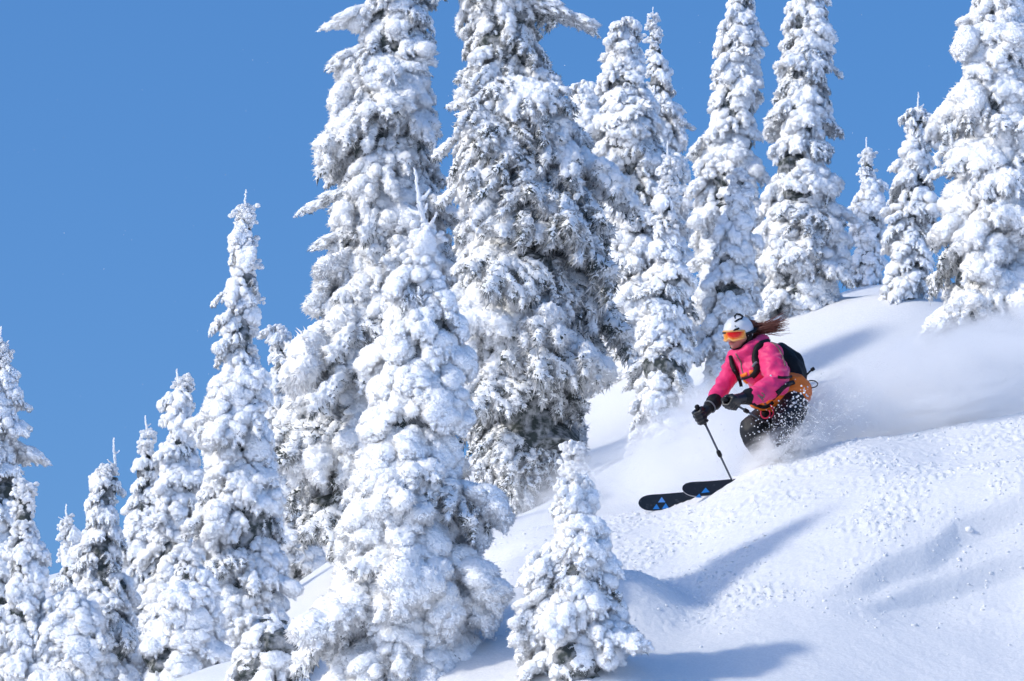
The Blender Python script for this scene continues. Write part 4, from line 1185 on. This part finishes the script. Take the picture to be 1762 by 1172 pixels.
# ------------------------------------------------------------------ powder thrown up by the turn
def puff_material(name, dens, nscale, lo, hi, seed, stretch=(1, 1, 1)):
    m = bpy.data.materials.new(name); m.use_nodes = True
    nt = m.node_tree; nt.nodes.clear()
    out = nt.nodes.new('ShaderNodeOutputMaterial'); vol = nt.nodes.new('ShaderNodeVolumePrincipled')
    vol.inputs['Color'].default_value = (0.995, 0.996, 0.998, 1); vol.inputs['Anisotropy'].default_value = 0.0
    tc = nt.nodes.new('ShaderNodeTexCoord'); mp = nt.nodes.new('ShaderNodeMapping'); nz = nt.nodes.new('ShaderNodeTexNoise')
    mp.inputs['Location'].default_value = (seed * 3.1, seed, 0); mp.inputs['Scale'].default_value = stretch
    nz.inputs['Scale'].default_value = nscale; nz.inputs['Detail'].default_value = 7; nz.inputs['Roughness'].default_value = 0.62; nz.inputs['Distortion'].default_value = 0.6
    mr = nt.nodes.new('ShaderNodeMapRange'); mr.inputs[1].default_value = lo; mr.inputs[2].default_value = hi; mr.interpolation_type = 'SMOOTHSTEP'
    ln = nt.nodes.new('ShaderNodeVectorMath'); ln.operation = 'LENGTH'
    fr = nt.nodes.new('ShaderNodeMapRange'); fr.inputs[1].default_value = 1.0; fr.inputs[2].default_value = 0.35; fr.interpolation_type = 'SMOOTHSTEP'
    mu = nt.nodes.new('ShaderNodeMath'); mu.operation = 'MULTIPLY'
    mu2 = nt.nodes.new('ShaderNodeMath'); mu2.operation = 'MULTIPLY'; mu2.inputs[1].default_value = dens
    nt.links.new(tc.outputs['Object'], mp.inputs[0]); nt.links.new(mp.outputs[0], nz.inputs['Vector']); nt.links.new(nz.outputs[0], mr.inputs[0])
    nt.links.new(tc.outputs['Object'], ln.inputs[0]); nt.links.new(ln.outputs['Value'], fr.inputs[0])
    nt.links.new(mr.outputs[0], mu.inputs[0]); nt.links.new(fr.outputs[0], mu.inputs[1]); nt.links.new(mu.outputs[0], mu2.inputs[0])
    nt.links.new(mu2.outputs[0], vol.inputs['Density']); nt.links.new(vol.outputs[0], out.inputs['Volume'])
    return m
spray = empty('snow_spray', Q(1400, 760, .3)); tag(spray, 'cloud of fine powder snow thrown up behind the skier', None, None, 'stuff')
PUFFS = [  # px, py, depth offset, half sizes (px, px, m), tilt, density, noise
    (1352, 782, -.15, 100, 54, .45, -22, 26.0, 3.6),
    (1425, 722, .5, 145, 74, .95, -30, 11.0, 4.2),
    (1580, 672, 1.4, 250, 105, 1.7, -17, 7.5, 3.4),
    (1760, 632, 2.0, 260, 112, 2.0, -12, 6.0, 3.0),
    (1580, 725, .9, 290, 62, 1.1, -17, 9.0, 4.0),
    (1215, 760, 2.2, 230, 130, 1.3, -28, 4.6, 2.2),
    (1050, 850, 3.2, 240, 110, 1.3, -22, 2.6, 2.0),
]
for k, (px, py, dy, rx, ry, rz, tilt, dens, ns) in enumerate(PUFFS):
    V, Fc = ICO2
    me_ = bpy.data.meshes.new('powder_puff'); me_.from_pydata((V * 1.0).tolist(), [], Fc.tolist())
    me_.materials.append(puff_material('powder_puff', dens, ns, .36, .64, k + 1.0, (1, 1, 1.2)))
    o = bpy.data.objects.new('powder_puff', me_); S.collection.objects.link(o); o.parent = spray
    c = Q(px, py, dy); o.location = c - Q(1400, 760, .3); o.rotation_euler = (0, R(tilt), 0); o.scale = (rx * PXM, rz, ry * PXM)
    o['kind'] = 'stuff'
# grains of snow caught by the light
rs = np.random.default_rng(9)
gp, gr = [], []
def cloud(n, px, py, dy, sx, sy, sd, r0, r1, slope=0):
    for _ in range(n):
        a = rs.normal(); x = px + sx * a; y = py + sy * rs.normal() + slope * sx * a
        gp.append(Q(x, y, dy + sd * rs.normal())); gr.append(rs.uniform(r0, r1) ** 1.0)
cloud(480, 1362, 735, -.42, 24, 24, .05, .0014, .0048, -.4)
cloud(420, 1352, 770, -.42, 22, 17, .06, .0016, .006, -.5)
cloud(900, 1400, 740, -.3, 40, 26, .2, .0012, .0035, -.45)
cloud(60, 1375, 692, -.3, 14, 12, .08, .004, .010)
cloud(500, 1430, 710, -.2, 50, 34, .3, .0012, .005, -.4)
cloud(900, 1580, 640, .6, 120, 36, .5, .0012, .0045, -.2)
cloud(60, 1330, 720, -.45, 30, 25, .05, .003, .007)
cloud(90, 1240, 780, .0, 50, 30, .3, .002, .006)
for _ in range(150):
    gp.append(P(rs.uniform(0, 1762), rs.uniform(0, 760), rs.uniform(18, 34))); gr.append(rs.uniform(.0008, .0022))
V0, F0 = ICO0
gp, gr = np.array(gp), np.array(gr)
o0 = Q(1400, 760, .3)
VV = (gp[:, None, :] - o0 + V0[None] * gr[:, None, None] * rs.uniform(.6, 1.4, (len(gp), 12, 1))).reshape(-1, 3)
FF = (F0[None] + (np.arange(len(gp)) * 12)[:, None, None]).reshape(-1, 3)
gn = mesh_obj('flying_snow_grains', VV, FF.tolist(), M['feather'], None, smooth=False); gn.location = o0
tag(gn, 'loose grains of snow flying round the legs of the skier', None, None, 'stuff')
